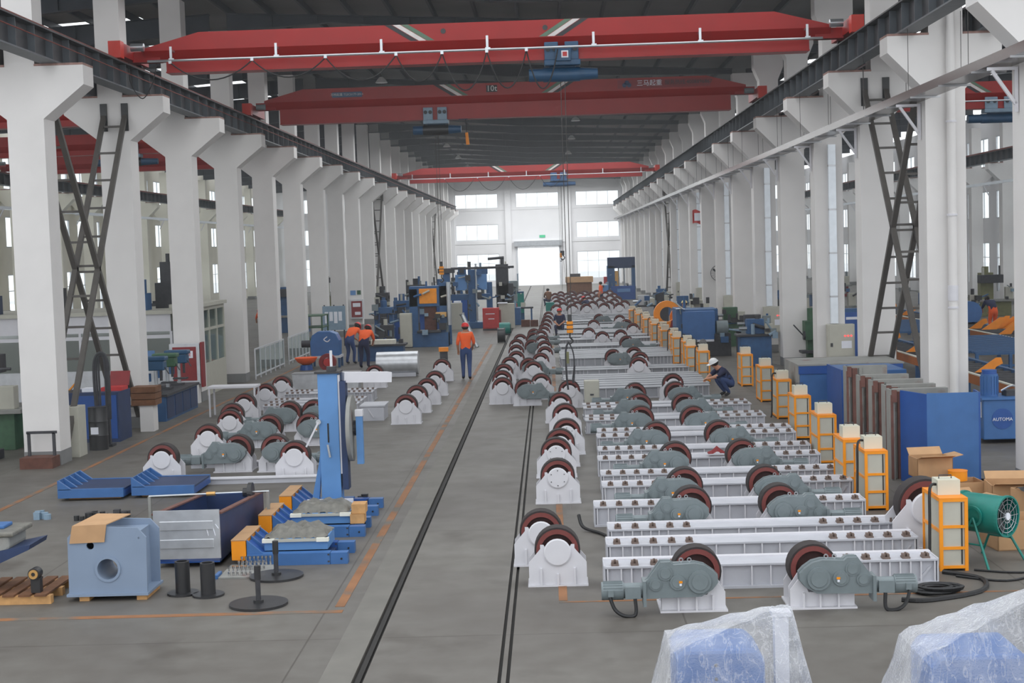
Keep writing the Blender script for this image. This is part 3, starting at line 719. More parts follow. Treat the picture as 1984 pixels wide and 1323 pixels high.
for i, (x, y) in enumerate([(-3.45,34.2),(-3.4,36.5),(-3.3,38.4),(-3.27,40.7),(-3.4,45.2)]):
    roller(x, y, 'white roller stand left of the aisle, %s from the front of its row' % ORD[i])
for i, (x, y, rz) in enumerate([(-7.12,26.3,0),(-4.68,26.15,0),(-6.95,29.2,0.1),(-7.1,31.9,0.1),(-7.35,33.3,0.1),(-7.55,35.6,0),(-7.53,38.2,0),(-7.52,40.5,0),(-5.3,43.6,0)]):
    roller(x, y, 'white roller stand with maroon wheel in the left field, %s from the front' % ORD[i], rz=rz)
roller(4.78,18.9,'large white roller stand partly behind the nearest yellow cabinet', sc=1.3)
for i, (x, y) in enumerate([(2.58,43.6),(2.75,45.7),(2.7,48.0),(3.1,37.7),(1.55,60.0),(2.0,57.2),(3.5,62.5),(2.75,58.0),(1.95,66.5),(3.3,70.2)]):
    roller(x, y, 'white roller stand set among the far packed beams, %s from the front' % ORD[i], detail=1)
R_.seed(5); n = 0
for row in range(8):
    for j in range(5):
        x = 0.35+0.88*j+R_.uniform(-0.06,0.06)+0.4*(row % 2); y = 82.5+row*3.4+R_.uniform(-0.3,0.3)
        roller(x, y, 'far white roller stand, %s cross row before the back wall, %s from left' % (ORD[row], ORD[j]), detail=1, rz=R_.uniform(-0.25,0.25), group='far roller stands before the back wall', sc=1.15)

# ================================================================ drive units: stand, wheel, gearbox in front, motor at the side (s = -1: motor on the left)
GB = [(-0.387,0.014),(-0.387,-0.175),(0.23,-0.166),(0.35,-0.092),(0.41,-0.018),(0.41,0.055),(0.36,0.11),(0.267,0.175),(0.166,0.2),(-0.07,0.19),(-0.106,0.222),(-0.212,0.222),(-0.35,0.035)]
DP = [(-0.2,0.02),(0.5,0.02),(0.5,0.22),(0.41,0.36),(0.33,0.46),(0.1,0.46),(0.0,0.2),(-0.2,0.19)]
DM = {}
def drive_meshes(s):
    """s=-1 keeps the outline, s=1 mirrors it"""
    fx = (lambda x: x) if s < 0 else (lambda x: -x)
    P = lambda poly: [(fx(x), z) for x, z in poly][::(1 if s < 0 else -1)]
    B = lambda b, x0, x1, *r: b.box(min(fx(x0),fx(x1)), max(fx(x0),fx(x1)), *r)
    d = {}; g = 'gear_grey'; zc = 0.355
    d['base'] = B(MB(), -0.22, 0.52, 0.09, 0.66, 0, 0.02).mesh('base_plate', M['stand_white'])
    d['plate'] = MB().prism(P(DP), 0, 0.02).mesh('side_plate', M['stand_white'])
    d['gus'] = MB().box(-0.01,0.01,-0.05,0,0.02,0.18).mesh('gusset', M['stand_white'])
    b = MB().prism([(x, z+zc) for x, z in P(GB)], 0.03, 0.21); d['housing'] = b.mesh('gearbox_housing', M[g])
    rimp = [(x*1.02, z*1.04+zc) for x, z in P(GB)]
    d['joint'] = MB().prism(rimp, 0.105, 0.135).mesh('casing_flange', M[g])
    b = MB()
    for x, z, r, y in ((0.21,0,0.125,0.0),(-0.03,0,0.085,0.012),(-0.27,-0.02,0.07,0.015)): b.lathe([(y-0.012,0.001),(y-0.012,r*0.7),(y,r*0.7),(y,r),(0.032,r)], (fx(x),0,z+zc), 'y', 20)
    d['caps'] = [ ]
    for x, z, r, y in ((0.21,0,0.125,0.0),(-0.03,0,0.085,0.012),(-0.27,-0.02,0.07,0.015),(-0.16,0.1,0.08,0.02)):
        d['caps'].append((MB().lathe([(y-0.012,0.001),(y-0.012,r*0.7),(y,r*0.7),(y,r),(0.034,r)], (0,0,0), 'y', 20).mesh('bearing_cap', M[g], 40), (fx(x),0,z+zc)))
    b = MB(); b.cur = 0; B(b, -0.018,0.02,-0.008,0.0,zc-0.005,zc+0.018); d['label'] = b.mesh('yellow_sticker', M['yellow_frame'])
    d['label2'] = B(MB(), -0.012,0.012,-0.008,0.0,zc-0.035,zc-0.01).mesh('white_sticker', M['paper'])
    b = MB(); mz = zc-0.1
    b.cyl((fx(-0.41),0.12,mz),(fx(-0.62),0.12,mz),0.085,n=18); d['motor1'] = b.mesh('motor_adapter', M[g], 40)
    d['motor2'] = MB().cyl((fx(-0.62),0.12,mz),(fx(-0.86),0.12,mz),0.1,n=20).mesh('motor_body', M[g], 40)
    b = MB()
    for i in range(10):
        t_ = math.pi*(0.05+0.9*i/9); b.bar((fx(-0.63),0.12+0.1*math.cos(t_),mz+0.1*math.sin(t_)),(fx(-0.84),0.12+0.1*math.cos(t_),mz+0.1*math.sin(t_)),0.006,0.02)
    d['fins'] = b.mesh('cooling_fins', M[g])
    d['tbox'] = B(MB(), -0.6,-0.44,0.0,0.06,mz-0.06,mz+0.06).mesh('terminal_box', M[g]); d['tlid'] = B(MB(), -0.605,-0.435,-0.012,0.0,mz-0.065,mz+0.065).mesh('terminal_lid', M['gear_grey'])
    d['bracket'] = B(MB(), -0.79,-0.73,0.0,0.05,mz-0.04,mz+0.03).mesh('brake_box', M[g])
    d['flange'] = B(MB(), -0.41,-0.375,0.0,0.24,zc-0.26,zc+0.02).mesh('mounting_flange', M[g])
    e = MB().ring((0,0,0.035),0.014,0.026,-0.007,0.007,14); e.cyl((0,0,0),(0,0,0.016),0.016,n=8); d['eye'] = e.mesh('lifting_eye', M['galvanised'])
    d['tyre'] = tyre_mesh(0.275,0.33,0.56); d['rim'] = rim_mesh(0.275,0.33,0.56)
    d['hubx'] = fx(0.21); d['axle'] = MB().cyl((0,0.2,0),(0,0.62,0),0.06).mesh('axle', M['dark_iron'])
    d['cable'] = MB().tube(curve([(fx(-0.5),-0.02,mz-0.06),(fx(-0.5),-0.05,0.03),(fx(-0.62),-0.06,0.02),(fx(-0.72),-0.02,0.08),(fx(-0.77),0.02,mz-0.05)]),0.02).mesh('motor_cable', M['cable_black'])
    return d
def drive(x, y, s, label, cable=False, rz=0, group=None):
    if s not in DM: DM[s] = drive_meshes(s)
    d = DM[s]; t = thing('roller_drive_unit', label, 'drive', (x, y, 0), rz, group); fx = (lambda x: x) if s < 0 else (lambda x: -x)
    inst('base_plate', d['base'], t)
    p = inst('side_plate', d['plate'], t, (0,0.26,0)); inst('side_plate', d['plate'], t, (0,0.6,0))
    # the front plate stands under the gearbox
    MBp = DM.setdefault(('front', s), MB().prism([(fx(a),b_) for a, b_ in [(-0.2,0.02),(0.5,0.02),(0.5,0.21),(0.38,0.36),(0.3,0.18),(-0.2,0.165)]][::(1 if s < 0 else -1)], 0.15, 0.17).mesh('front_plate', M['stand_white']))
    fp = inst('front_plate', MBp, t)
    for q in (-0.02, 0.18, 0.36): inst('gusset', d['gus'], fp, (fx(q),0.15,0))
    h = inst('gearbox', d['housing'], t); inst('casing_flange', d['joint'], h)
    for me, lo in d['caps']: inst('bearing_cap', me, h, lo)
    inst('yellow_sticker', d['label'], h, (0,0.0,0)); inst('white_sticker', d['label2'], h)
    for q in (0.02, 0.11): inst('lifting_eye', d['eye'], h, (fx(q-0.0),0.12,0.355+0.19))
    m = inst('motor', d['motor2'], t); inst('motor_adapter', d['motor1'], t); inst('cooling_fins', d['fins'], m)
    tb = inst('terminal_box', d['tbox'], m); inst('terminal_lid', d['tlid'], m); inst('brake_box', d['bracket'], m)
    inst('mounting_flange', d['flange'], t)
    inst('tyre', d['tyre'], t, (d['hubx'],0,0.4)); inst('rim', d['rim'], t, (d['hubx'],0,0.4)); inst('axle', d['axle'], t, (d['hubx'],0,0.4))
    if cable: inst('motor_cable', d['cable'], t)
    return t
rows = [((1.33,15.85),(3.04,15.85)),((1.67,19.88),(3.30,19.88)),((1.73,21.6),(3.36,21.6)),((1.84,24.5),(3.40,24.6)),((1.73,27.4),(3.33,27.35)),
        ((1.62,30.25),(3.1,29.95)),((1.75,32.8),(3.15,32.6)),((1.8,35.4),(3.2,35.4))]
for i, (a, c) in enumerate(rows):
    drive(a[0], a[1], -1, 'grey gearbox drive unit with motor on the left, %s row from the front' % ORD[i], cable=(i == 0))
    drive(c[0], c[1], 1, 'grey gearbox drive unit with motor on the right, %s row from the front' % ORD[i], cable=(i == 0))
for i, (x, y, s) in enumerate([(-6.2,27.2,-1),(-5.05,27.1,1),(-6.25,30.6,-1),(-5.0,30.7,1),(-6.3,33.3,-1),(-5.35,33.5,1)]):
    drive(x, y, s, 'grey gearbox drive unit in the left field, %s row, motor on the %s' % (ORD[i//2], 'left' if s < 0 else 'right'))
for i, (x, y, s) in enumerate([(2.2,47.2,1),(3.0,54.0,1),(3.2,66.0,-1),(2.6,72.0,1),(-0.5,37.35,1),(-0.5,44.5,1),(-0.5,53.5,1),(-0.5,58,1),(-0.5,60.7,1)]):
    drive(x, y, s, 'grey gearbox drive unit among the distant rollers, %s from the front' % ORD[i])

# ================================================================ white box beams lying across the right field
BL = 3.84
ST = [0.02,0.18,0.30,0.42,0.54,0.65,0.77,1.12,1.35,1.70]
ST = ST+[1.92]+[BL-q for q in ST[::-1]]
CLX = [0.11,0.34,0.57,0.80,1.02]; CLX = CLX+[BL-q for q in CLX]
BM = dict(web=MB().box(0.0,BL,0.05,0.42,0.03,0.27).mesh('box_web', M['beam_white']),
    top=MB().box(-0.02,BL+0.02,0,0.46,0.27,0.292).mesh('top_plate', M['beam_white']),
    lip=MB().box(-0.02,BL+0.02,0.36,0.46,0.292,0.312).mesh('rear_rail', M['stand_white']),
    bot=MB().box(-0.02,BL+0.02,0,0.46,0.0,0.03).mesh('bottom_plate', M['beam_white']),
    st=MB().box(-0.008,0.008,0.006,0.05,0.03,0.27).mesh('stiffener', M['stand_white']),
    end=MB().box(-0.025,-0.005,0.01,0.45,0.0,0.3).mesh('end_plate', M['beam_white']),
    lug=MB().prism([(0.0,0.06),(0.12,0.2),(0.15,0.2),(0.04,0.06)],0.0,0.02).mesh('lifting_lug', M['beam_white']))
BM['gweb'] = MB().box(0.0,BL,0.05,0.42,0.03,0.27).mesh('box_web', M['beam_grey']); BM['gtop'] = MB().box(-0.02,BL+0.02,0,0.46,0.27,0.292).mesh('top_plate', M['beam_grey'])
b = MB().box(-0.045,0.045,0.04,0.16,0.292,0.312).box(-0.04,-0.012,0.06,0.14,0.312,0.345).box(0.012,0.04,0.06,0.14,0.312,0.345).cyl((0,0.1,0.312),(0,0.1,0.36),0.014,n=8)
BM['clamp'] = b.mesh('rail_clamp', M['clamp_brown'])
b = MB()
for x in CLX: b.box(x-0.045,x+0.045,0.05,0.15,0.292,0.335)
BM['clamps'] = b.mesh('rail_clamps', M['clamp_brown'])
b = MB()
for x in ST: b.box(x-0.008,x+0.008,0.006,0.05,0.03,0.27)
BM['stiff'] = b.mesh('stiffeners', M['stand_white'])
def beam(x, y, label, near=True, group=None, z=0, sx=1.0):
    t = thing('box_beam', label, 'beam', (x, y, z), 0, group); t.scale = (sx,1,1)
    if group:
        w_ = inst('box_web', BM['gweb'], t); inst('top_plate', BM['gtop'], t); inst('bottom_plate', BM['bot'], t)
    else: w_ = inst('box_web', BM['web'], t); inst('top_plate', BM['top'], t); inst('bottom_plate', BM['bot'], t)
    if near:
        inst('rear_rail', BM['lip'], t); inst('end_plate', BM['end'], t); inst('end_plate', BM['end'], t, (BL+0.03,0,0))
        for q in ST: inst('stiffener', BM['st'], w_, (q,0,0))
        for q in CLX: inst('rail_clamp', BM['clamp'], t, (q,0,0))
        inst('lifting_lug', BM['lug'], w_, (BL-0.2,0.03,0))
    else:
        inst('stiffeners', BM['stiff'], w_)['kind'] = 'stuff'; (group or inst('rail_clamps', BM['clamps'], t).__setitem__('kind', 'stuff'))
    return t
for i, (x, y) in enumerate([(0.56,17.0),(0.64,18.25),(0.7,19.25),(0.57,20.98),(0.75,22.75),(0.77,23.9),(0.78,25.6),(0.82,26.8),(0.86,28.65),(0.9,29.5),(0.7,31.5),(0.72,32.1),(0.72,33.9),(0.72,34.6)]):
    beam(x, y, 'long white box beam with brown clamps on top, %s from the front of the right field' % ORD[i], near=(i < 10))
y = 36.6; n = 0
while y < 74:
    if all(not (q-0.5 < y < q+0.72) for q in (36.7,37.7,43.6,45.7,47.3,48.0,54.0,57.2,58.0,60.0,62.5,66.0,66.5,70.2,72.0)):
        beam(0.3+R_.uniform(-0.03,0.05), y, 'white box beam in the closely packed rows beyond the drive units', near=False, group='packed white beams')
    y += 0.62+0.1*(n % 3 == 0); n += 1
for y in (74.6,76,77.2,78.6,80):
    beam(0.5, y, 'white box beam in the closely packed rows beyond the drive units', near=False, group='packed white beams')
for i, y in enumerate((36.4,37.1,37.8,39.4,40.1)): beam(-7.25, y, 'white box beam in the left field behind the drive units, %s from the front' % ORD[i], near=False, sx=0.62)
for i, (x, y) in enumerate([(-6.9,25.9),(-7.0,27.95)]): 
    t = thing('bed_rail', 'long low white bed rail under the left drive units, %s from the front' % ORD[i], 'rail', (x, y, 0))
    MB().box(0,2.9,0,0.14,0,0.09).build('rail_web', M['beam_white'], t); MB().box(-0.02,2.92,-0.03,0.17,0.09,0.11).build('rail_flange', M['stand_white'], t)
t = thing('beam_end', 'white box beam end with a slanting lug, left of the aisle', 'beam', (-4.62,35.1,0))
MB().box(0,0.55,0.0,0.9,0,0.34).build('box_web', M['beam_white'], t); MB().box(-0.03,0.58,-0.03,0.93,0.34,0.37).build('top_plate', M['beam_white'], t)
MB().bar((0.3,-0.01,0.08),(0.18,-0.01,0.28),0.02,0.04,up=(0,1,0)).build('lifting_lug', M['stand_white'], t)

# ================================================================ yellow-framed control cabinets
CBM = {}
def cabinet(x, y, label, cable=True, far=False, z=0):
    Wd, D, Hc = 0.34, 0.82, 0.88
    t = thing('control_cabinet', label, 'cabinet', (x, y, z))
    if not CBM:
        s = 0.04
        f = [(0,s,0,s,0,Hc),(Wd-s,Wd,0,s,0,Hc),(0,s,D-s,D,0,Hc),(Wd-s,Wd,D-s,D,0,Hc)]
        CBM['post'] = [MB().box(*q).mesh('frame_post', M['yellow_frame']) for q in f]
        h = []
        for z in (0.03, 0.26, 0.52, Hc-s):
            h.append(MB().box(s,Wd-s,0.002,s-0.002,z,z+0.035).mesh('frame_rail', M['yellow_frame'])); h.append(MB().box(s,Wd-s,D-s+0.002,D-0.002,z,z+0.035).mesh('frame_rail', M['yellow_frame']))
        for z in (0.03, 0.46, Hc-s):
            for x0 in (0.002, Wd-s+0.002): h.append(MB().box(x0,x0+s-0.004,s,D-s,z,z+0.035).mesh('frame_rail', M['yellow_frame']))
        CBM['rail'] = h
        CBM['body'] = MB().box(0.02,Wd-0.02,0.02,D-0.02,0.05,Hc-0.03).mesh('panel_body', M['panel_beige'])
        CBM['top'] = MB().box(0,Wd,0,D,Hc-0.005,Hc+0.008).mesh('top_plate', M['orange_paint'])
        CBM['slot'] = MB().box(Wd-s-0.04,Wd-s-0.025,0.012,0.021,0.08,Hc-0.05).mesh('door_gap', M['cable_black'])
        CBM['box'] = MB().box(0.04,0.31,0.22,0.5,Hc+0.008,Hc+0.19).mesh('switch_box', M['box_cream'])
        CBM['hand'] = MB().tube([(0.09,0.36,Hc+0.19),(0.09,0.36,Hc+0.23),(0.24,0.36,Hc+0.23),(0.24,0.36,Hc+0.19)],0.008).mesh('box_handle', M['dark_iron'])
        CBM['cable'] = MB().tube(curve([(0.04,0.3,Hc+0.13),(-0.06,0.2,Hc+0.1),(-0.08,0.15,0.6),(-0.1,0.1,0.15),(-0.12,0.1,0.03)]),0.018).mesh('supply_cable', M['cable_black'])
    for me in CBM['post']: inst('frame_post', me, t)
    for me in CBM['rail']: inst('frame_rail', me, t)
    b_ = inst('panel_body', CBM['body'], t); inst('door_gap', CBM['slot'], b_); inst('top_plate', CBM['top'], t)
    q = inst('switch_box', CBM['box'], t); inst('box_handle', CBM['hand'], q)
    if cable: inst('supply_cable', CBM['cable'], q)
    return t
for i, (x, y) in enumerate([(4.6,17.62),(4.58,21.7),(4.52,23.0),(4.72,26.3),(4.86,29.65),(5.05,33.2),(5.2,36.8),(5.25,40.9)]):
    cabinet(x, y, 'beige cabinet in a yellow frame with cream box on top, %s from the front' % ORD[i], cable=(i in (0,1,5)))
for i in range(14):
    y = 42.6+2.15*i
    cabinet(4.25-0.012*(y-42)-(0.12 if i % 2 else 0), y, 'beige and yellow cabinet in the far file along the beams, %s of that file' % ORD[i], cable=(i % 2 == 0))
t = thing('control_cabinet', 'plain beige cabinet standing alone at the left end of the packed beams', 'cabinet', (0.95,36.1,0))
MB().box(-0.17,0.2,0,0.34,0.04,0.72).build('cabinet_body', M['panel_beige'], t, bevel=0.01); MB().box(-0.15,0.18,-0.012,0,0.08,0.69).build('cabinet_door', M['panel_beige'], t); MB().box(-0.03,0.06,-0.025,-0.012,0.36,0.4).build('door_latch', M['dark_iron'], t)
for q in (-0.13, 0.16): MB().box(q-0.03,q+0.03,0.05,0.3,0,0.04).build('cabinet_foot', M['dark_iron'], t)
from mathutils.geometry import tessellate_polygon
def plate_holes(outer, holes, y0, y1, n=24):
    """plate in the xz plane with round holes; holes: (x, z, r)"""
    loops = [[Vector((x, z, 0)) for x, z in outer]]
    for (x, z, r) in holes: loops.append([Vector((x+r*math.cos(2*math.pi*i/n), z+r*math.sin(2*math.pi*i/n), 0)) for i in range(n)])
    tris = tessellate_polygon(loops); flat = [p for l in loops for p in l]; N = len(flat); b = MB()
    vs = [(p.x, y0, p.y) for p in flat]+[(p.x, y1, p.y) for p in flat]; fs = []
    for t in tris:
        a, c, d = [flat[i] for i in t]
        cr = (c.x-a.x)*(d.y-a.y)-(c.y-a.y)*(d.x-a.x); t = t if cr > 0 else t[::-1]
        fs.append(tuple(t)); fs.append(tuple(i+N for i in t[::-1]))
    o = 0
    for li, l in enumerate(loops):
        m = len(l)
        for i in range(m):
            j = (i+1) % m; fs.append((o+i, o+N+i, o+N+j, o+j) if li == 0 else (o+i, o+N+i, o+N+j, o+j))
        o += m
    return b.add(vs, fs)
# ================================================================ left foreground
t = thing('machine_housing', 'blue-grey steel housing with a big round hole and cardboard on top', 'housing', (0,0,0))
OUT = [(-5.84,0.09),(-4.9,0.09),(-4.885,0.75),(-4.99,0.87),(-5.7,0.9),(-5.83,0.77)]
plate_holes(OUT, [(-5.36,0.38,0.135),(-5.56,0.665,0.045),(-4.975,0.745,0.012)], 17.2, 17.23).build('front_plate', M['blue_grey'], t)
plate_holes([(x+0.0, z) for x, z in OUT], [(-5.36,0.38,0.135)], 17.78, 17.81).build('rear_plate', M['blue_grey'], t)
MB().ring((-5.36,17.2,0.38),0.125,0.155,-0.015,0.6,28).build('bore_tube', M['blue_grey'], t, smooth=40)
MB().box(-5.86,-4.88,17.16,17.85,0.06,0.09).build('foot_plate', M['blue_grey'], t)
MB().prism([(17.23,0.78),(17.78,0.78),(17.78,0.8),(17.23,0.8)], -5.7, -5.0, 'yz').build('top_web', M['blue_grey'], t)
for x in (-5.02,-5.72): MB().box(x-0.015,x+0.015,17.23,17.78,0.09,0.78).build('side_web', M['blue_grey'], t)
t = thing('cardboard_sheet', 'brown cardboard sheet lying over the top of the blue-grey housing', 'cardboard', (-5.52,17.42,0.9))
b = MB(); b.add([(-0.28,-0.235,-0.2),(0.14,-0.235,-0.19),(-0.24,-0.23,0.0),(0.17,-0.23,0.012),(-0.1,0.3,0.05),(0.3,0.34,0.03),(-0.28,-0.245,-0.2),(0.14,-0.245,-0.19),(-0.24,-0.24,0.012),(0.17,-0.24,0.022),(-0.1,0.3,0.062),(0.3,0.34,0.042)],
  [(2,3,1,0),(4,5,3,2),(6,7,9,8),(8,9,11,10),(0,1,7,6),(4,10,11,5),(0,6,8,2),(2,8,10,4),(1,3,9,7),(3,5,11,9)]); b.build('sheet', M['cardboard'], t)
for i, x in enumerate((-5.66,-4.97)):
    q = thing('wood_block', 'small wood block under the %s foot of the blue-grey housing' % ('left','right')[i], 'block', (x,17.2,0)); MB().box(-0.06,0.06,0,0.6,0,0.06).build('timber', M['wood'], q)
# open steel trough with a bright sheet-metal end
t = thing('steel_trough', 'dark blue open steel trough with a bright bare metal end plate', 'trough', (-4.85,18.95,0)); rz = t.rotation_euler
X0, X1 = -0.42, 0.45
MB().prism([(X0,0.12),(X1,0.12),(X1,0.76),(X0,0.76)], -0.03, 0.0).build('end_plate', M['silver_sheet'], t)
for z in (0.26,0.5): MB().box(X0+0.08,X1-0.08,-0.045,-0.03,z,z+0.12).build('pressed_rib', M['silver_sheet'], t, bevel=0.012)
for x in (X0, X1-0.02): MB().prism([(0,0.06),(2.9,0.1),(2.9,0.5),(0,0.7)], x, x+0.02, 'yz').build('side_plate', M['blue_dark'], t)
MB().prism([(0,0.06),(2.9,0.1),(2.9,0.12),(0,0.08)], X0, X1, 'yz').build('bottom_plate', M['blue_deep'], t); MB().box(X0,X1,2.88,2.9,0.1,0.5).build('rear_plate', M['blue_dark'], t)
for x in (X0-0.03, X1-0.05): MB().prism([(0,0.7),(2.9,0.5),(2.9,0.52),(0,0.72)], x, x+0.08, 'yz').build('rim_flange', M['plate_rust'], t)
for i in range(4): MB().bar((0.26+0.045*i,-0.034,0.6-0.01*i),(0.3+0.045*i,-0.034,0.42+0.03*(i%2)*3),0.008,0.012,up=(0,1,0)).build('chalk_mark', M['paper'], t)
t = thing('shaft_with_disc', 'thin steel shaft with a black disc near its end, lying over the trough', 'shaft', (-5.1,21.2,0.585))
MB().cyl((-0.85,0,0.0),(0.92,0,0.03),0.016).build('shaft', M['galvanised'], t); MB().cyl((0.62,0,0.02),(0.68,0,0.02),0.145,n=24).build('disc', M['black_steel'], t); MB().cyl((0.54,0,0.02),(0.62,0,0.02),0.07).build('disc_hub', M['black_steel'], t)
MB().cyl((0.0,0,0.014),(0.13,0,0.017),0.032).build('brass_sleeve', M['brass'], t); MB().box(-0.86,-0.82,-0.03,0.03,-0.55,0.0).build('shaft_stand', M['plate_grey'], t); MB().box(0.88,0.92,-0.03,0.03,-0.55,0.03).build('shaft_stand', M['plate_grey'], t)
for i, (x, y) in enumerate(((-4.535,17.45),(-4.2,17.33))):
    t = thing('flanged_spool', 'black steel cylinder on a round flange, %s of the two' % ('left','right')[i], 'spool', (x,y,0))
    MB().cyl((0,0,0),(0,0,0.025),0.19,n=28).build('flange', M['black_steel'], t, smooth=40)
    MB().lathe([(0.025,0.088),(0.4,0.088),(0.4,0.066),(0.36,0.066)], (0,0,0), 'z', 24).build('barrel', M['black_steel'], t, smooth=40)
for i, (x, y) in enumerate(((-3.49,16.8),(-3.55,18.25))):
    t = thing('disc_with_rod', 'black round plate with an upright rod, %s of the two' % ('front','rear')[i], 'plate', (x,y,0))
    MB().cyl((0,0,0),(0,0,0.03),0.34,n=36).build('round_plate', M['black_steel'], t, smooth=40); MB().cyl((0,0,0.03),(0,0,0.06),0.06).build('boss', M['black_steel'], t)
    MB().cyl((0,0,0.06),(0,0,0.43),0.03).build('rod', M['dark_iron'], t, smooth=40); MB().cyl((0,0,0.3),(0,0,0.46),0.038).build('rod_sleeve', M['black_steel'], t, smooth=40)
for r, (x0, y0, n) in enumerate(((-4.06,18.3,6),(-4.0,18.62,7),(-4.02,18.9,8))):
    for i in range(n):
        q = thing('chrome_pin', 'small chrome pin on the board, %s from the left in the %s row' % (ORD[i], ('front','middle','rear')[r]), 'pin', (x0+0.053*i-0.1, y0+0.01*(i%2), 0.0), 0, 'chrome pins on the floor board')
        q.location.z = 0.02; MB().lathe([(0,0.016),(0.05,0.016),(0.055,0.008),(0.085,0.008),(0.09,0.018),(0.12,0.018)], (0,0,0), 'z', 10).build('pin_body', M['chrome'], q, smooth=40)
t = thing('pin_board', 'grey-blue board on the floor carrying rows of chrome pins', 'board', (-4.0,18.55,0)); MB().box(-0.28,0.34,-0.35,0.45,0,0.02).build('board', M['plate_grey'], t); MB().box(-0.33,-0.285,-0.35,-0.1,0,0.05).build('blue_edge', M['blue_mid'], t)
# pallet with a covered part at the left edge
t = thing('wood_pallet', 'light wooden pallet at the left edge carrying dark iron parts', 'pallet', (-6.75,17.1,0))
for i, y in enumerate((0.0,0.42,0.84)): MB().box(-1.0,0.72,y,y+0.1,0.0,0.1).build('bearer', M['wood'], t)
for i in range(9): MB().box(-1.0+0.192*i,-0.86+0.192*i,-0.04,0.98,0.1,0.125).build('pallet_board', M['wood_dark'], t)
t = thing('iron_blade', 'long dark iron wedge tilted up on the wooden pallet', 'blade', (-6.72,17.25,0.125))
MB().prism([(-1.0,0.0),(-0.75,0.0),(0.4,0.5),(0.42,0.56),(-1.0,0.3)], 0.0, 0.62).build('blade_body', M['blue_dark'], t); MB().bar((-0.85,-0.01,0.16),(-0.4,-0.01,0.3),0.02,0.05,up=(0,1,0)).build('slot', M['cable_black'], t)
t = thing('grey_tub', 'worn grey lined tub lying on the tilted iron wedge', 'tub', (-6.9,17.5,0.57))
b = MB().prism([(-0.6,0),(0.26,0.0),(0.33,0.07),(0.33,0.21),(-0.6,0.21)], -0.2, 0.4); b.build('tub_body', M['plate_grey'], t, bevel=0.03); MB().box(-0.6,0.4,-0.24,0.44,0.21,0.27).build('tub_lining', M['foam_wrap'], t, bevel=0.02); MB().box(-0.6,0.2,0.0,0.3,0.27,0.31).build('blue_lid', M['blue_mid'], t, bevel=0.01)
t = thing('small_bearing_block', 'small black bearing block with a brass bush standing on the pallet', 'bearing', (-6.23,17.15,0.125))
MB().box(-0.05,0.06,0,0.1,0,0.18).build('block', M['black_steel'], t); MB().cyl((0,-0.03,0.23),(0,0.1,0.23),0.07,n=20).build('block_head', M['black_steel'], t); MB().ring((0,-0.045,0.23),0.025,0.055,0,0.02).build('brass_bush', M['brass'], t)
# blue welding-column bases with yellow ends
def frame(y, label, rib=True):
    t = thing('column_base_frame', label, 'frame', (-3.4,y,0))
    MB().prism([(-0.86,0.08),(-0.67,0.08),(-0.67,0.34),(-0.86,0.34)], 0.0, 1.0).build('counterweight', M['yellow_frame'], t, bevel=0.01)
    MB().box(-0.86,-0.66,-0.005,1.0,0.34,0.352).build('rusty_lid', M['cardboard'], t)
    for i in range(4): MB().prism([(-0.66,0.02),(-0.4,0.02),(-0.4,0.12),(-0.66,0.34)], 0.02+0.3*i, 0.06+0.3*i).build('sloping_rib', M['blue_mid'], t)
    MB().prism([(-0.66,0.3),(-0.42,0.1),(-0.42,0.08),(-0.66,0.27)], 0.06, 0.96).build('sloping_plate', M['blue_deep'], t)
    for j, yy in enumerate((0.0, 0.68)):
        m = MB().box(-0.66,0.43,yy,yy+0.16,0.0,0.155).build('base_beam', M['blue_mid'] if j == 0 else M['blue_deep'], t)
        e = MB().box(0.435,0.66,yy+0.005,yy+0.155,0.0,0.15).build('beam_extension', M['blue_mid'], t)
        MB().cyl((0.58,yy-0.003,0.07),(0.58,yy+0.01,0.07),0.014,n=10).build('pin_hole', M['cable_black'], e)
        for z in (0.03,0.12): MB().box(0.40,0.425,yy-0.006,yy,z,z+0.02).build('joint_bolt', M['dark_iron'], e)
    MB().box(-0.4,0.42,0.16,0.68,0.06,0.09).build('deck_plate', M['blue_dark'], t)
    return t
frame(18.92,'blue column base with yellow counterweight, nearest of the three, package on it')
frame(20.72,'blue column base with yellow counterweight, middle one of the three')
frame(22.35,'blue column base with yellow counterweight under the tall blue welding column')
def package(x, y, label):
    t = thing('wrapped_package', label, 'package', (x,y,0.205)); R_.seed(int(y*10)); b = MB(); nx, ny = 14, 8; vs = []
    for j in range(ny+1):
        for i in range(nx+1):
            u, w_ = i/nx, j/ny; ed = min(u,1-u,w_,1-w_)
            vs.append((-0.42+0.84*u, 0.02+0.66*w_, 0.1+0.14*min(1,ed*6)+0.025*math.sin(i*1.9+j)+R_.uniform(-0.015,0.015)))
    n0 = len(vs); fs = [(j*(nx+1)+i, j*(nx+1)+i+1, (j+1)*(nx+1)+i+1, (j+1)*(nx+1)+i) for j in range(ny) for i in range(nx)]
    b.add(vs, fs); b.build('wrapping_foam', M['foam_wrap'], t, smooth=50)
    MB().box(-0.42,0.42,0.03,0.66,-0.05,0.11).build('blue_body', M['blue_light'], t); MB().box(-0.44,-0.28,-0.02,0.06,0.06,0.11).build('corner_guard', M['edge_white'], t); MB().box(0.28,0.44,-0.02,0.06,0.06,0.11).build('corner_guard', M['edge_white'], t)
    MB().box(-0.28,0.28,-0.005,0.03,0.065,0.1).build('edge_strip', M['panel_beige'], t)
    return t
package(-3.45,19.12,'lumpy grey foam-wrapped blue package on the nearest blue base')
package(-3.4,20.95,'lumpy grey foam-wrapped blue package on the middle blue base')
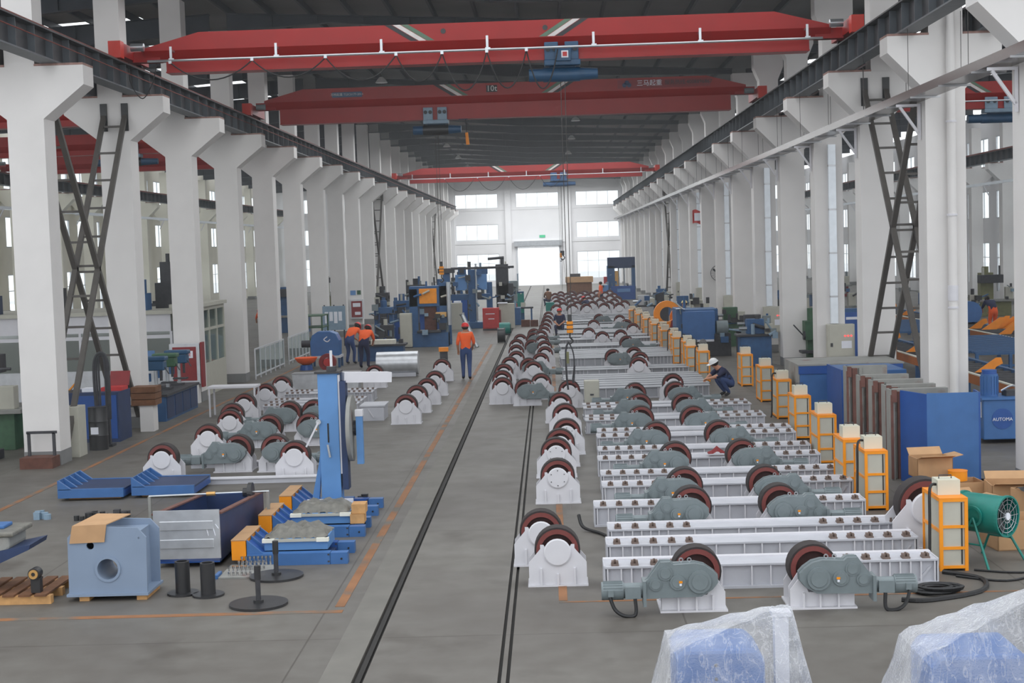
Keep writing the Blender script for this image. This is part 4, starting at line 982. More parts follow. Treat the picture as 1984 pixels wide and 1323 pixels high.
for i, z in enumerate((0.16,0.3)):
    q = thing('wood_offcut', 'short pale wood block, %s of two stacked at the middle blue base' % ('lower','upper')[i], 'block', (-2.87+0.02*i,21.0+0.02*i,z-0.005)); MB().box(-0.1,0.1,-0.08,0.2,0,0.135).build('timber', M['wood'], q)
# tall welding column
t = thing('welding_column', 'tall blue welding column with handle slot and sloping brace', 'column', (-3.5,22.75,0.155))
MB().box(-0.16,0.15,0,0.3,0,2.03).build('column_box', M['blue_light'], t, bevel=0.008)
MB().prism([(-0.34,0.0),(-0.22,0.0),(-0.16,0.62),(-0.16,0.85),(-0.2,0.62)], 0.1, 0.2).build('sloping_brace', M['blue_light'], t)
MB().box(-0.2,0.19,-0.04,0.36,2.03,2.06).build('cap_plate', M['black_steel'], t); MB().cyl((0.05,0.12,2.06),(0.05,0.12,2.38),0.022).build('top_rod', M['stand_white'], t); MB().box(-0.02,0.12,0.05,0.2,2.06,2.13).build('top_clamp', M['dark_iron'], t)
MB().box(0.152,0.18,0.02,0.1,0.45,2.0).build('slide_rail', M['stand_white'], t); MB().box(0.18,0.27,0.0,0.26,0.2,1.9).build('rear_box', M['blue_dark'], t)
MB().box(-0.03,-0.008,-0.012,0,0.95,1.25).build('handle_slot', M['cable_black'], t); MB().bar((0.0,-0.03,0.72),(-0.03,-0.03,0.92),0.03,0.03).build('slot_handle', M['galvanised'], t)
MB().bar((-0.36,-0.08,0.9),(-0.16,-0.06,1.28),0.028,0.028).build('crank_handle', M['stand_white'], t); MB().cyl((-0.16,-0.06,1.28),(-0.16,0.0,1.28),0.04).build('crank_hub', M['galvanised'], t)
MB().box(-0.36,0.36,-0.22,-0.16,0.03,0.09).build('white_tube', M['stand_white'], t); MB().box(-0.3,0.3,-0.2,0.4,-0.02,0.03).build('foot_plate', M['blue_mid'], t)
d_ = MB().cyl((0.3,0.15,1.15),(0.36,0.15,1.15),0.52,n=36).build('face_plate', M['plate_grey'], t, smooth=40); MB().cyl((0.36,0.15,1.15),(0.44,0.15,1.15),0.12).build('face_plate_hub', M['dark_iron'], d_)
MB().box(0.42,0.52,-0.02,0.1,0.6,1.35).build('clamp_arm', M['blue_light'], t); MB().box(0.41,0.53,-0.03,0.11,1.35,1.45).build('arm_end', M['stand_white'], t); MB().bar((0.2,0.2,1.95),(0.9,0.6,1.9),0.2,0.16).build('welding_arm', M['stand_white'], t)
t = thing('tool_tray', 'pile of dark iron fittings beside the foot of the tall blue column', 'fittings', (-3.05,23.3,0))
for i in range(7): MB().box(-0.12+0.05*(i%4),-0.05+0.05*(i%4),-0.1+0.06*(i%3),0.0+0.06*(i%3),0.0,0.08+0.02*i).build('fitting', M['black_steel'], t)
# two flat blue bases further left
for i, (x, y, L) in enumerate(((-8.41,24.5,1.1),(-7.18,24.6,1.05))):
    t = thing('ribbed_base_plate', 'flat blue base plate with ribbed upturned end, %s of the two' % ('left','right')[i], 'base', (x,y,0.05))
    MB().box(0.0,L,0.0,0.07,0,0.15).build('front_beam', M['blue_mid'], t); MB().box(0.0,L,1.15,1.22,0,0.15).build('rear_beam', M['blue_mid'], t); MB().box(0.0,L,0.07,1.15,0.11,0.14).build('deck_plate', M['blue_dark'], t); MB().box(L-0.03,L,0.07,1.15,0,0.11).build('end_plate', M['blue_deep'], t)
    MB().box(-0.02,0.0,0.0,1.22,0,0.3).build('upturned_end', M['blue_mid'], t)
    for k in range(5): MB().prism([(0.0,0.14),(0.22,0.14),(0.0,0.3)], 0.0+0.29*k, 0.05+0.29*k).build('sloping_rib', M['blue_mid'], t)
    for k in (0.2,0.9): MB().box(0.1,L-0.1,k,k+0.1,-0.05,0).build('wood_bearer', M['wood'], t)
# loose parts on the floor
def pile(x, y, label, mt, n, r, seed, nm='iron_piece', cat='parts'):
    t = thing('loose_parts', label, cat, (x,y,0)); q = random.Random(seed)
    for i in range(n):
        a, c = q.uniform(-r,r), q.uniform(-r,r)*0.6; h = q.uniform(0.04,0.13); s_ = q.uniform(0.03,0.07)
        if i % 2: MB().cyl((a,c,0),(a,c,h),s_,n=12).build(nm, M[mt], t)
        else: MB().box(a-s_,a+s_,c-s_,c+s_,0,h).build(nm, M[mt], t, rot=(0,0,0))
pile(-8.1,22.9,'small heap of blue-grey flanges on the floor at the left','hoist_grey',6,0.12,1)
pile(-7.3,22.75,'black chain and iron clutter on the floor behind the grey housing','black_steel',9,0.22,2)
pile(-6.85,22.85,'second black iron clutter heap nearer the trough','dark_iron',7,0.14,3)
t = thing('crumpled_sheet', 'crumpled grey plastic sheet on the floor behind the housing', 'sheet', (-6.0,21.3,0)); b = MB(); q = random.Random(4)
vs = [(-0.45+0.1*i, -0.25+0.1*j, max(0.005,0.13-0.04*abs(i-4.5)-0.03*abs(j-2.5)+q.uniform(0,0.12))) for j in range(6) for i in range(10)]
b.add(vs, [(j*10+i, j*10+i+1, j*10+11+i, j*10+10+i) for j in range(5) for i in range(9)]); b.build('sheet', M['foam_wrap'], t)

# ================================================================ along the left columns
t = thing('rusty_box', 'rusty brown steel box with a frame at the foot of the nearest left column', 'box', (-10.16,28.45,0))
MB().box(-0.35,0.3,0,0.45,0,0.22).build('box_body', M['rusty_box'], t)
for x in (-0.26,0.24): MB().box(x-0.025,x+0.025,0.3,0.36,0.22,0.68).build('frame_post', M['dark_iron'], t)
MB().box(-0.3,0.3,0.3,0.36,0.66,0.71).build('frame_bar', M['dark_iron'], t)
t = thing('grey_cabinet', 'plain grey-green cabinet right behind the nearest left column', 'cabinet', (-9.95,30.0,0)); MB().box(-0.16,0.14,0,0.5,0,1.05).build('cabinet_body', M['panel_beige'], t, bevel=0.01); MB().box(-0.13,0.11,-0.012,0,0.05,1.0).build('cabinet_door', M['panel_beige'], t)
t = thing('oil_barrel', 'black oil barrel with a white label beside the grey cabinet', 'barrel', (-9.78,31.2,0)); MB().lathe([(0,0.2),(0.3,0.2),(0.31,0.21),(0.33,0.2),(0.6,0.2),(0.61,0.21),(0.63,0.2),(0.92,0.2),(0.92,0.17)], (0,0,0), 'z', 22).build('barrel_body', M['black_steel'], t, smooth=30); MB().box(-0.1,0.06,-0.212,-0.19,0.35,0.5).build('white_label', M['paper'], t)
t = thing('bent_pipe', 'tall dark bent pipe hoop standing above the oil barrel', 'pipe', (-9.85,31.6,0))
for dx in (0.0, 0.09, 0.17): MB().tube(curve([(dx*0.6-0.1,0.05,0.9),(dx*0.6-0.1,0.05,1.8),(0.05,0.05,2.05-dx*0.3),(0.2-dx*0.4,0.05,1.8),(0.2-dx*0.4,0.05,0.6)]),0.025 if dx else 0.035).build('pipe', M['dark_iron'], t)
MB().box(-0.2,0.25,-0.05,0.25,0,0.06).build('pipe_foot', M['dark_iron'], t); MB().box(0.08,0.2,0.0,0.1,0.05,0.9).build('pipe_post', M['dark_iron'], t)
t = thing('blue_tool_cabinet', 'dark blue tool cabinet with open red lid box on top, by the second left column', 'cabinet', (-10.1,32.4,0)); MB().box(-0.95,0.42,0,0.95,0,1.12).build('cabinet_body', M['blue_dark'], t); MB().box(-1.7,-0.95,0.3,0.95,0,1.0).build('side_bench', M['blue_dark'], t)
for x in (-0.5,-0.04): MB().box(x,x+0.42,-0.012,0,0.08,1.05).build('cabinet_door', M['blue_deep'], t)
MB().box(-0.05,0.42,0.3,0.8,1.12,1.2).build('red_tray', M['red_paint'], t); MB().prism([(0.8,1.2),(0.95,1.5),(0.93,1.52),(0.78,1.2)], 0.0, 0.45, 'yz').build('red_lid', M['red_dark'], t); MB().box(-0.45,-0.15,0.2,0.5,1.12,1.2).build('white_cloth', M['paper'], t); MB().bar((-0.8,0.3,1.12),(-0.5,0.35,1.45),0.25,0.03).build('yellow_board', M['yellow_frame'], t)
t = thing('wood_crate', 'old brown wooden crate on a white block before the second left column', 'crate', (-9.6,34.2,0)); MB().box(-0.12,0.2,0,0.4,0,0.62).build('white_block', M['white_concrete'], t)
for z in (0.62,0.77,0.92): MB().box(-0.3,0.28,-0.05,0.5,z,z+0.135).build('crate_plank', M['wood_dark'], t)
t = thing('drill_bench', 'long dark blue bench with drilling machines behind the second left column', 'bench', (-9.95,36.2,0)); MB().box(-0.6,0.32,0,3.3,0,0.62).build('bench_body', M['machine_blue'], t); MB().box(-0.66,0.38,-0.05,3.35,0.62,0.68).build('bench_top', M['dark_iron'], t)
for k in range(4): MB().box(0.32,0.335,0.1+0.8*k,0.8+0.8*k,0.06,0.58).build('bench_door', M['blue_dark'], t)
for i, (y, mt, cl) in enumerate(((0.3,'hoist_blue','teal-blue'),(1.4,'machine_green','olive green'),(2.6,'hoist_blue','blue and dark'))):
    q = thing('bench_drill', '%s bench drilling machine, %s on the long blue bench' % (cl, ('front one','middle one','last one')[i]), 'drill', (-9.95,36.2+y,0.68))
    MB().box(-0.18,0.12,-0.15,0.2,0,0.05).build('drill_base', M['dark_iron'], q); MB().cyl((0,0.1,0.05),(0,0.1,0.8),0.045).build('drill_post', M['galvanised'], q, smooth=40)
    MB().box(-0.3,0.26,-0.08,0.22,0.58,0.82).build('drill_head', M[mt], q, bevel=0.03); MB().box(-0.34,0.3,-0.1,0.24,0.82,0.93).build('belt_cover', M[mt], q, bevel=0.03); MB().cyl((0.16,0,0.58),(0.16,0,0.32),0.035).build('spindle', M['dark_iron'], q); MB().cyl((-0.2,0.06,0.5),(-0.2,0.06,0.3),0.09).build('drill_motor', M['machine_blue'], q, smooth=40)
    MB().bar((0.26,0,0.66),(0.38,-0.1,0.5),0.02,0.02).build('feed_lever', M['dark_iron'], q); MB().box(-0.12,0.24,-0.12,0.12,0.16,0.2).build('work_table', M['dark_iron'], q)
t = thing('fire_hose_box', 'white framed red fire hose box on the third left column', 'box', (-10.2,40.55,0.55)); MB().box(-0.42,0.42,0,0.25,0,1.12).build('box_frame', M['window_frame'], t); MB().box(-0.33,0.33,-0.012,0,0.09,1.03).build('red_panel', M['red_dark'], t); MB().box(-0.24,0.24,-0.022,-0.012,0.72,0.92).build('white_sign', M['paper'], t)
text('消火栓', 0.13, M['red_paint'], t, (0,-0.026,0.82))
MB().box(-0.36,0.36,0.02,0.25,-0.55,0).build('box_pedestal', M['white_concrete'], t); MB().box(0.44,0.5,0.0,0.3,-0.1,1.15).build('side_panel', M['red_dark'], t)
# glazed office cabins
def cabin(x0, x1, y0, y1, h, label):
    t = thing('office_cabin', label, 'cabin', (x1,y0,0)); W_ = x1-x0; D = y1-y0
    MB().box(-W_,0,0.0,0.05,0,0.85).build('front_sill_panel', M['window_frame'], t); MB().box(-W_,0,0.0,0.06,h-0.5,h).build('front_header', M['stand_white'], t); MB().box(-W_,0,0.0,0.06,1.75,1.85).build('front_transom', M['stand_white'], t)
    n = max(2, int(W_/1.3))
    for i in range(n+1):
        x = -W_+W_*i/n; MB().box(x-0.035,x+0.035,-0.01,0.06,0.85,h-0.5).build('front_mullion', M['stand_white'], t)
        if i < n: MB().box(x+0.035,x+W_/n-0.035,0.02,0.03,0.85,1.75).build('pane', M['office_glass'], t); MB().box(x+0.035,x+W_/n-0.035,0.02,0.03,1.85,h-0.5).build('pane', M['office_glass'], t)
    MB().box(-0.05,0,0.06,D,0,0.95).build('side_panel', M['panel_beige'], t); MB().box(-0.05,0,0.06,D,h-0.12,h).build('side_header', M['panel_beige'], t); MB().box(-0.05,0.0,0.06,D,1.9,1.98).build('side_transom', M['panel_beige'], t)
    for i in range(4): y = 0.06+(D-0.12)*i/3; MB().box(-0.055,0.005,y,y+0.06,0.95,h-0.12).build('side_mullion', M['panel_beige'], t)
    MB().box(-0.035,-0.025,0.1,D-0.1,0.95,h-0.12).build('side_pane', M['office_glass'], t)
    MB().box(-W_,-0.05,D-0.06,D,0,h).build('rear_panel', M['panel_beige'], t); MB().box(-W_-0.1,0.08,-0.1,D+0.08,h,h+0.1).build('cabin_roof', M['panel_beige'], t)
    for i in range(int(W_/1.6)):
        x = -W_+0.8+1.6*i; MB().box(x-0.5,x+0.5,0.6,1.2,0,0.75).build('desk', M['window_frame'], t)
    return t
o1 = cabin(-19.0,-11.0,42.3,46.2,2.45,'long white glazed office cabin in the left side bay')
o2 = cabin(-10.9,-10.12,42.3,45.4,2.62,'narrow grey glazed cabin between the third and fourth left columns')
text('安全生产', 0.28, M['red_paint'], o1, (-3.6,-0.03,2.18)); text('质量', 0.25, M['red_paint'], o1, (-6.1,-0.03,2.18))
bl = MB().box(-1.4,-0.5,-0.012,0.0,1.2,1.4).build('blue_notice', M['sign_blue'], o1)
for i, (x, y, h, mt) in enumerate(((-12.2,43.2,0.9,'machine_blue'),(-14.8,43.4,1.3,'dark_iron'),(-16.6,43.0,1.0,'blue_dark'),(-11.6,44.6,1.4,'dark_iron'))):
    t = thing('crated_machine', '%s machine standing on the roof of the long office cabin' % ('small blue','dark iron','low navy','tall dark')[i], 'machine', (x,y,2.55))
    MB().box(-0.35,0.35,-0.3,0.3,0,h*0.55).build('machine_body', M[mt], t); MB().box(-0.2,0.25,-0.2,0.2,h*0.55,h).build('machine_head', M[mt], t); MB().cyl((0,0,h),(0,0,h+0.25),0.06).build('machine_rod', M['dark_iron'], t)
def railing(x, y0, y1, label, n=6, h=1.0):
    t = thing('white_railing', label, 'railing', (x,y0,0)); L = y1-y0
    for z in (h, 0.12): MB().box(-0.02,0.02,0,L,z-0.02,z+0.02).build('rail', M['window_frame'], t)
    for i in range(n+1): MB().box(-0.02,0.02,L*i/n-0.02,L*i/n+0.02,0,h).build('post', M['window_frame'], t)
    MB().box(-0.005,0.005,0.02,L-0.02,0.15,h-0.05).build('mesh_panel', M['office_glass'], t)
railing(-9.7,47.8,53.0,'white railing along the fourth and fifth left columns'); railing(-9.7,54.0,58.6,'white railing along the sixth left column')
t = thing('white_bench', 'low white table with thin legs at the left edge of the roller field', 'table', (-8.0,37.2,0)); MB().box(-0.75,0.5,-0.3,0.3,0.72,0.77).build('table_top', M['stand_white'], t)
for x in (-0.7,0.45):
    for y in (-0.26,0.26): MB().box(x-0.02,x+0.02,y-0.02,y+0.02,0,0.72).build('leg', M['stand_white'], t)
t = thing('blue_roller_machine', 'blue rounded machine guard with a pale mark, on a stand left of the aisle', 'machine', (-8.05,52.0,0))
MB().prism([(-0.5,0.42),(0.5,0.42),(0.52,0.95),(0.4,1.2),(0.2,1.28),(-0.25,1.28),(-0.45,1.15),(-0.52,0.9)], 0, 0.7).build('guard', M['blue_mid'], t, bevel=0.02); MB().box(-0.55,0.55,-0.05,0.8,0.34,0.42).build('table_top', M['stand_white'], t)
for x in (-0.5,0.5):
    for y in (0.0,0.7): MB().box(x-0.04,x+0.04,y-0.04,y+0.04,0,0.34).build('leg', M['machine_blue'], t)
MB().tube(curve([(0.1,-0.012,1.1),(-0.02,-0.012,1.0),(0.1,-0.012,0.92),(0.2,-0.012,1.0)]),0.02).build('pale_mark', M['paper'], t); MB().cyl((-0.5,0.2,0.85),(-0.85,0.2,0.85),0.13).build('motor', M['dark_iron'], t, smooth=40)
t = thing('orange_bowl', 'orange round-bottomed bowl with a blue foot beside the blue guard machine', 'bowl', (-8.6,51.2,0)); MB().lathe([(0.18,0.12),(0.28,0.3),(0.42,0.4),(0.44,0.4),(0.44,0.36)], (0,0,0), 'z', 20).build('bowl_body', M['shirt_orange'], t, smooth=40); MB().lathe([(0,0.24),(0.18,0.2)], (0,0,0), 'z', 16).build('bowl_foot', M['blue_deep'], t)
t = thing('hose_reel', 'dark red hose reel on the floor beside the orange bowl', 'reel', (-7.75,50.6,0)); MB().ring((0,0,0.3),0.16,0.3,-0.1,0.1).build('reel_drum', M['red_dark'], t); MB().cyl((0,-0.13,0.3),(0,0.1,0.3),0.14).build('reel_core', M['red_paint'], t); MB().box(-0.2,0.2,-0.1,0.1,0,0.03).build('reel_foot', M['dark_iron'], t)
t = thing('notice_board', 'grey notice board on two posts between left columns', 'board', (-9.45,64.0,0)); MB().box(-0.5,0.5,0,0.05,0.7,1.75).build('board', M['hoist_grey'], t)
for x in (-0.42,0.0,0.42): MB().box(x-0.03,x+0.03,0.05,0.1,0,1.8).build('post', M['dark_iron'], t)
for i in range(4): MB().box(-0.4+0.2*i,-0.25+0.2*i,-0.01,0,1.0+0.1*(i%2),1.5).build('paper_sheet', M['paper'], t)
t = thing('fire_box', 'dark red fire box with white signs on a left column behind the workers', 'box', (-10.1,76.6,0.6)); MB().box(-0.35,0.35,0,0.35,0,1.0).build('box_frame', M['window_frame'], t); MB().box(-0.28,0.28,-0.012,0,0.08,0.92).build('red_panel', M['red_dark'], t); MB().box(-0.2,0.2,-0.024,-0.012,0.62,0.82).build('white_sign', M['paper'], t); MB().box(-0.1,0.2,-0.024,-0.012,0.2,0.36).build('lower_sign', M['paper'], t)
t = thing('safety_sign', 'small blue and green safety signs high on a left column', 'sign', (-10.15,76.95,1.95)); MB().box(-0.3,-0.02,-0.02,0,-0.12,0.12).build('blue_sign', M['sign_blue'], t); MB().box(0.05,0.25,-0.02,0,-0.1,0.12).build('green_sign', M['machine_green'], t)
t = thing('steel_rack', 'green steel shelf rack between left columns', 'rack', (-9.9,60.2,0))
for x in (-0.5,0.5):
    for y in (0,1.6): MB().box(x-0.03,x+0.03,y-0.03,y+0.03,0,1.5).build('post', M['machine_green'], t)
for z in (0.5,1.0,1.48): MB().box(-0.55,0.55,-0.05,1.65,z,z+0.04).build('shelf', M['machine_green'], t)
# ================================================================ right side: plates, boxes, fan
t = thing('blue_tank_box', 'big blue steel tank with grey top lid standing by the right columns', 'tank', (6.7,33.0,0))
MB().box(-1.16,1.12,0.0,1.85,0.05,1.2).build('tank_body', M['blue_mid'], t, bevel=0.02); MB().prism([(-0.04,1.2),(1.88,1.2),(1.88,1.235),(-0.04,1.235)], -1.2, 1.16, 'yz').build('tank_lid', M['plate_grey'], t); MB().box(-1.18,1.14,-0.03,0.0,1.02,1.2).build('top_band', M['blue_deep'], t)
for x0, x1, z0, z1 in ((-0.55,-0.2,0.75,1.0),(-0.15,0.3,0.55,0.95),(0.35,1.05,0.7,0.98)): MB().box(x0,x1,-0.14,0.0,z0,z1).build('side_bracket', M['blue_mid'], t)
MB().box(-1.2,-1.16,0,1.85,0,1.2).build('end_flange', M['plate_grey'], t)
t = thing('blue_cabinet_shell', 'smaller blue steel shell leaning against the big blue tank', 'shell', (6.6,30.6,0)); MB().box(-0.55,0.75,0.0,1.6,0.0,1.28).build('shell_body', M['blue_mid'], t, bevel=0.015); MB().box(-0.6,-0.55,-0.02,1.6,0,1.3).build('shell_edge', M['blue_deep'], t)
for i, (x, y, w_) in enumerate(((6.23,29.2,0.8),(6.12,27.2,0.9),(6.13,26.2,0.9),(6.14,25.3,0.86),(6.1,24.55,0.95))):
    t = thing('steel_side_plate', 'upright grey steel plate with rusty edge, %s of five from the back' % ORD[i], 'plate', (x,y,0))
    MB().box(-w_/2,w_/2,0.0,0.05,0,1.5).build('plate_body', M['plate_grey'], t); MB().box(-w_/2+0.1,-w_/2+0.2,-0.06,0.0,0,1.46).build('stiffening_rib', M['plate_rust'], t); MB().box(-w_/2+0.24,-w_/2+0.3,-0.03,0.0,0,1.46).build('stiffening_rib', M['plate_grey'], t); MB().box(-w_/2-0.03,-w_/2+0.03,-0.16,0.2,0,1.5).build('edge_flange', M['plate_grey'], t); MB().box(-w_/2-0.04,-w_/2+0.0,-0.19,-0.16,0.02,1.42).build('rusty_edge', M['plate_rust'], t); MB().box(-w_/2,w_/2,0.05,0.16,1.44,1.5).build('top_flange', M['plate_grey'], t)
    MB().box(-w_/2-0.02,-w_/2+0.06,-0.2,-0.1,1.3,1.5).build('rusty_lug', M['plate_rust'], t)
t = thing('blue_bent_plate', 'tall bright blue bent steel plate standing in front of the grey plates', 'plate', (5.98,23.6,0))
MB().prism([(0.0,0.0),(0.13,-0.05),(0.82,-0.08),(0.82,-0.05),(0.13,-0.02),(0.02,0.03)], 0.0, 1.52, 'xy').build('front_sheet', M['blue_mid'], t); MB().prism([(0.0,0.0),(0.03,0.01),(-0.22,0.75),(-0.25,0.74)], 0.0, 1.5, 'xy').build('side_sheet', M['blue_deep'], t); MB().prism([(0.8,-0.08),(0.83,-0.08),(0.88,0.4),(0.85,0.4)], 0.0, 1.52, 'xy').build('rear_return', M['blue_deep'], t)
def cbox(x, y, z, sx, sy, sz, label, rz=0.0, flaps=True):
    t = thing('cardboard_box', label, 'box', (x,y,z), rz); th = 0.012
    MB().box(-sx/2,sx/2,-sy/2,-sy/2+th,0,sz).build('front_wall', M['cardboard'], t); MB().box(-sx/2,sx/2,sy/2-th,sy/2,0,sz).build('rear_wall', M['cardboard'], t)
    MB().box(-sx/2,-sx/2+th,-sy/2,sy/2,0,sz).build('side_wall', M['cardboard'], t); MB().box(sx/2-th,sx/2,-sy/2,sy/2,0,sz).build('side_wall', M['cardboard'], t); MB().box(-sx/2,sx/2,-sy/2,sy/2,0,th).build('box_bottom', M['cardboard'], t)
    if flaps:
        MB().bar((0,-sy/2,sz),(0,-sy/2-0.16,sz+0.05),sx*0.95,0.01,up=(0,0,1)).build('flap', M['cardboard'], t); MB().bar((0,sy/2,sz),(0,sy/2+0.12,sz+0.1),sx*0.95,0.01,up=(0,0,1)).build('flap', M['cardboard'], t); MB().bar((sx/2,0,sz),(sx/2+0.17,0,sz+0.03),sy*0.9,0.01,up=(0,0,1)).build('flap', M['cardboard'], t)
    return t
cbox(5.72,22.4,0.38,0.55,0.4,0.3,'open cardboard box with flaps, on top of the heap by the blue plate',0.1)
cbox(5.45,21.6,0.0,0.7,0.5,0.36,'lower cardboard box at the left of the heap by the blue plate',-0.15,False)
cbox(6.1,22.0,0.0,0.5,0.5,0.37,'cardboard box under the orange tin by the blue plate',0.05,False)
cbox(6.75,21.4,0.0,0.9,0.6,0.42,'wide cardboard box at the right edge behind the green fan',-0.1)
cbox(6.9,20.2,0.0,1.0,0.8,0.5,'large cardboard box on the floor right of the green fan',0.2,False)
cbox(5.95,19.0,0.0,0.75,0.6,0.38,'brown wooden-looking carton behind the legs of the green fan',0.1,False)
cbox(5.7,20.75,0.0,0.8,0.45,0.3,'flattened cardboard carton behind the green fan drum',0.3)
t = thing('orange_tin', 'round orange tin on a cardboard box before the blue plate', 'tin', (6.02,22.0,0.37)); MB().cyl((0,0,0),(0,0,0.14),0.14,n=24).build('tin_body', M['yellow_frame'], t, smooth=40); MB().cyl((0,0,0.14),(0,0,0.15),0.145,n=24).build('tin_lid', M['orange_paint'], t)
t = thing('black_plastic_heap', 'crumpled black plastic bag on the cartons at the right edge', 'bag', (6.75,20.1,0.5)); q = random.Random(9); b = MB()
vs = [(-0.4+0.1*i, -0.25+0.1*j, 0.0+max(0,0.2-0.045*abs(i-4)-0.05*abs(j-2.5))+q.uniform(0,0.05)) for j in range(6) for i in range(9)]
b.add(vs, [(j*9+i, j*9+i+1, j*9+10+i, j*9+9+i) for j in range(5) for i in range(8)]); b.build('bag', M['cable_black'], t)
t = thing('drum_fan', 'teal green drum fan on splayed legs at the right', 'fan', (5.28,18.1,0.6), -0.86)
MB().ring((0,0,0),0.225,0.24,-0.3,0.3,32).build('drum', M['teal'], t, smooth=40, rot=(0,0,math.pi/2))
for x in (-0.3,0.3): MB().ring((0,0,0),0.235,0.256,-0.02,0.02,32).build('drum_rim', M['teal'], t, loc=(x,0,0), rot=(0,0,math.pi/2))
b = MB()
for i in range(12): a = 2*math.pi*i/12; b.bar((0.31,0,0),(0.31,0.235*math.cos(a),0.235*math.sin(a)),0.007,0.007)
for r in (0.08,0.15,0.2): b.tube([(0.31,r*math.cos(2*math.pi*i/24),r*math.sin(2*math.pi*i/24)) for i in range(25)],0.004,4)
b.build('wire_guard', M['galvanised'], t)
MB().cyl((0.3,0,0),(0.325,0,0),0.045).build('guard_badge', M['paper'], t); MB().cyl((-0.1,0,0),(0.15,0,0),0.09).build('fan_motor', M['teal_dark'], t)
for i in range(5):
    a = 2*math.pi*i/5; MB().bar((0.18,0.05*math.cos(a),0.05*math.sin(a)),(0.22,0.21*math.cos(a),0.21*math.sin(a)),0.1,0.008,up=(1,0,0)).build('fan_blade', M['dark_iron'], t)
for y in (-0.26,0.26):
    MB().ring((0,y,0),0.1,0.13,-0.012,0.012).build('pivot_ring', M['teal'], t)
    for x in (-0.3,0.3): MB().tube([(0,y,-0.02),(x,y*1.5,-0.6)],0.016).build('leg', M['teal'], t)
    MB().tube([(-0.16,y*1.25,-0.33),(0.16,y*1.25,-0.33)],0.012).build('leg_brace', M['teal'], t)
# cables on the floor
def cable(pts, r, label, mt='cable_black'):
    t = thing('floor_cable', label, 'cable', (0,0,0)); MB().tube(curve(pts, 5), r).build('cable', M[mt], t); return t
cable([(4.6,17.5,0.02),(4.95,17.1,0.02),(4.75,16.5,0.02),(4.1,16.15,0.02),(3.8,16.2,0.02)],0.03,'thick black cable looping from the nearest cabinet to the right motor')
t = thing('cable_coil', 'flat coil of black cable on the floor before the nearest cabinet', 'coil', (4.3,16.55,0.03)); R_.seed(3); pts = []
for i in range(90): a = i*0.42; r = 0.16+0.05*math.sin(i*0.23); pts.append((r*1.3*math.cos(a), r*0.9*math.sin(a), 0.0+0.0006*i))
MB().tube(pts,0.02,5).build('coil', M['cable_black'], t)
cable([(4.7,17.3,0.015),(5.2,17.0,0.015),(5.8,17.3,0.015),(6.6,17.0,0.015)],0.014,'thin black cable running right from the nearest cabinet')
cable([(5.0,17.6,0.015),(5.5,17.4,0.015),(6.3,17.6,0.015),(7.0,17.5,0.015)],0.014,'thin black cable passing under the green fan')
cable([(0.32,20.9,0.2),(0.38,20.75,0.05),(0.62,20.4,0.02),(0.8,19.9,0.02)],0.025,'black motor cable hanging off the left end of the fourth beam')
cable([(6.9,24.2,0.02),(7.6,23.6,0.02),(8.6,24.2,0.02),(9.6,24.0,0.02)],0.02,'dark cable on the floor beyond the blue plate')
t = thing('work_glove', 'black work glove lying on the floor by the left beam ends', 'glove', (0.1,19.7,0)); MB().box(-0.09,0.06,-0.05,0.05,0,0.03).build('palm', M['cable_black'], t, bevel=0.012)
for i in range(4): MB().bar((0.05,-0.04+0.026*i,0.015),(0.13,-0.05+0.03*i,0.012),0.02,0.02).build('glove_finger', M['cable_black'], t)
t = thing('red_rag', 'crumpled dark red rag and a yellow roll lying on a beam', 'rag', (2.85,25.75,0.3)); q = random.Random(5); b = MB()
vs = [(-0.16+0.08*i, -0.1+0.05*j, 0.01+max(0,0.14-0.06*abs(i-2)-0.05*abs(j-2))+q.uniform(0,0.04)) for j in range(5) for i in range(5)]
b.add(vs, [(j*5+i, j*5+i+1, j*5+6+i, j*5+5+i) for j in range(4) for i in range(4)]); b.build('rag', M['red_dark'], t)
t = thing('hydraulic_unit', 'blue hydraulic power unit with an upright blue motor beside the nearest right column', 'unit', (8.75,28.3,0))
MB().box(-0.5,0.62,0,0.8,0.08,0.85).build('tank', M['blue_mid'], t, bevel=0.02); MB().box(-0.54,0.66,-0.04,0.84,0.85,0.89).build('lid', M['blue_mid'], t); MB().cyl((-0.28,0.35,0.89),(-0.28,0.35,1.32),0.16,n=24).build('motor', M['blue_mid'], t, smooth=40); MB().cyl((-0.28,0.35,1.32),(-0.28,0.35,1.4),0.14,n=24).build('motor_cap', M['blue_deep'], t)
for i in range(16): a = 2*math.pi*i/16; MB().box(-0.006,0.006,-0.012,0.012,0.93,1.28).build('motor_fin', M['blue_mid'], t, loc=(-0.28+0.165*math.cos(a),0.35+0.165*math.sin(a),0))
MB().box(0.0,0.5,0.2,0.5,0.89,1.0).build('valve_block', M['dark_iron'], t); MB().tube(curve([(-0.1,0.2,1.0),(0.1,0.15,1.1),(0.3,0.2,1.02),(0.5,0.2,1.05)]),0.02).build('hose', M['galvanised'], t); MB().cyl((-0.14,-0.008,0.48),(-0.14,0.002,0.48),0.2,n=28).build('cover_disc', M['blue_deep'], t); MB().box(-0.52,-0.505,0.1,0.2,0.5,0.8).build('level_gauge', M['stand_white'], t)
text('AUTOMA', 0.09, M['paper'], t, (-0.14,-0.014,0.47))

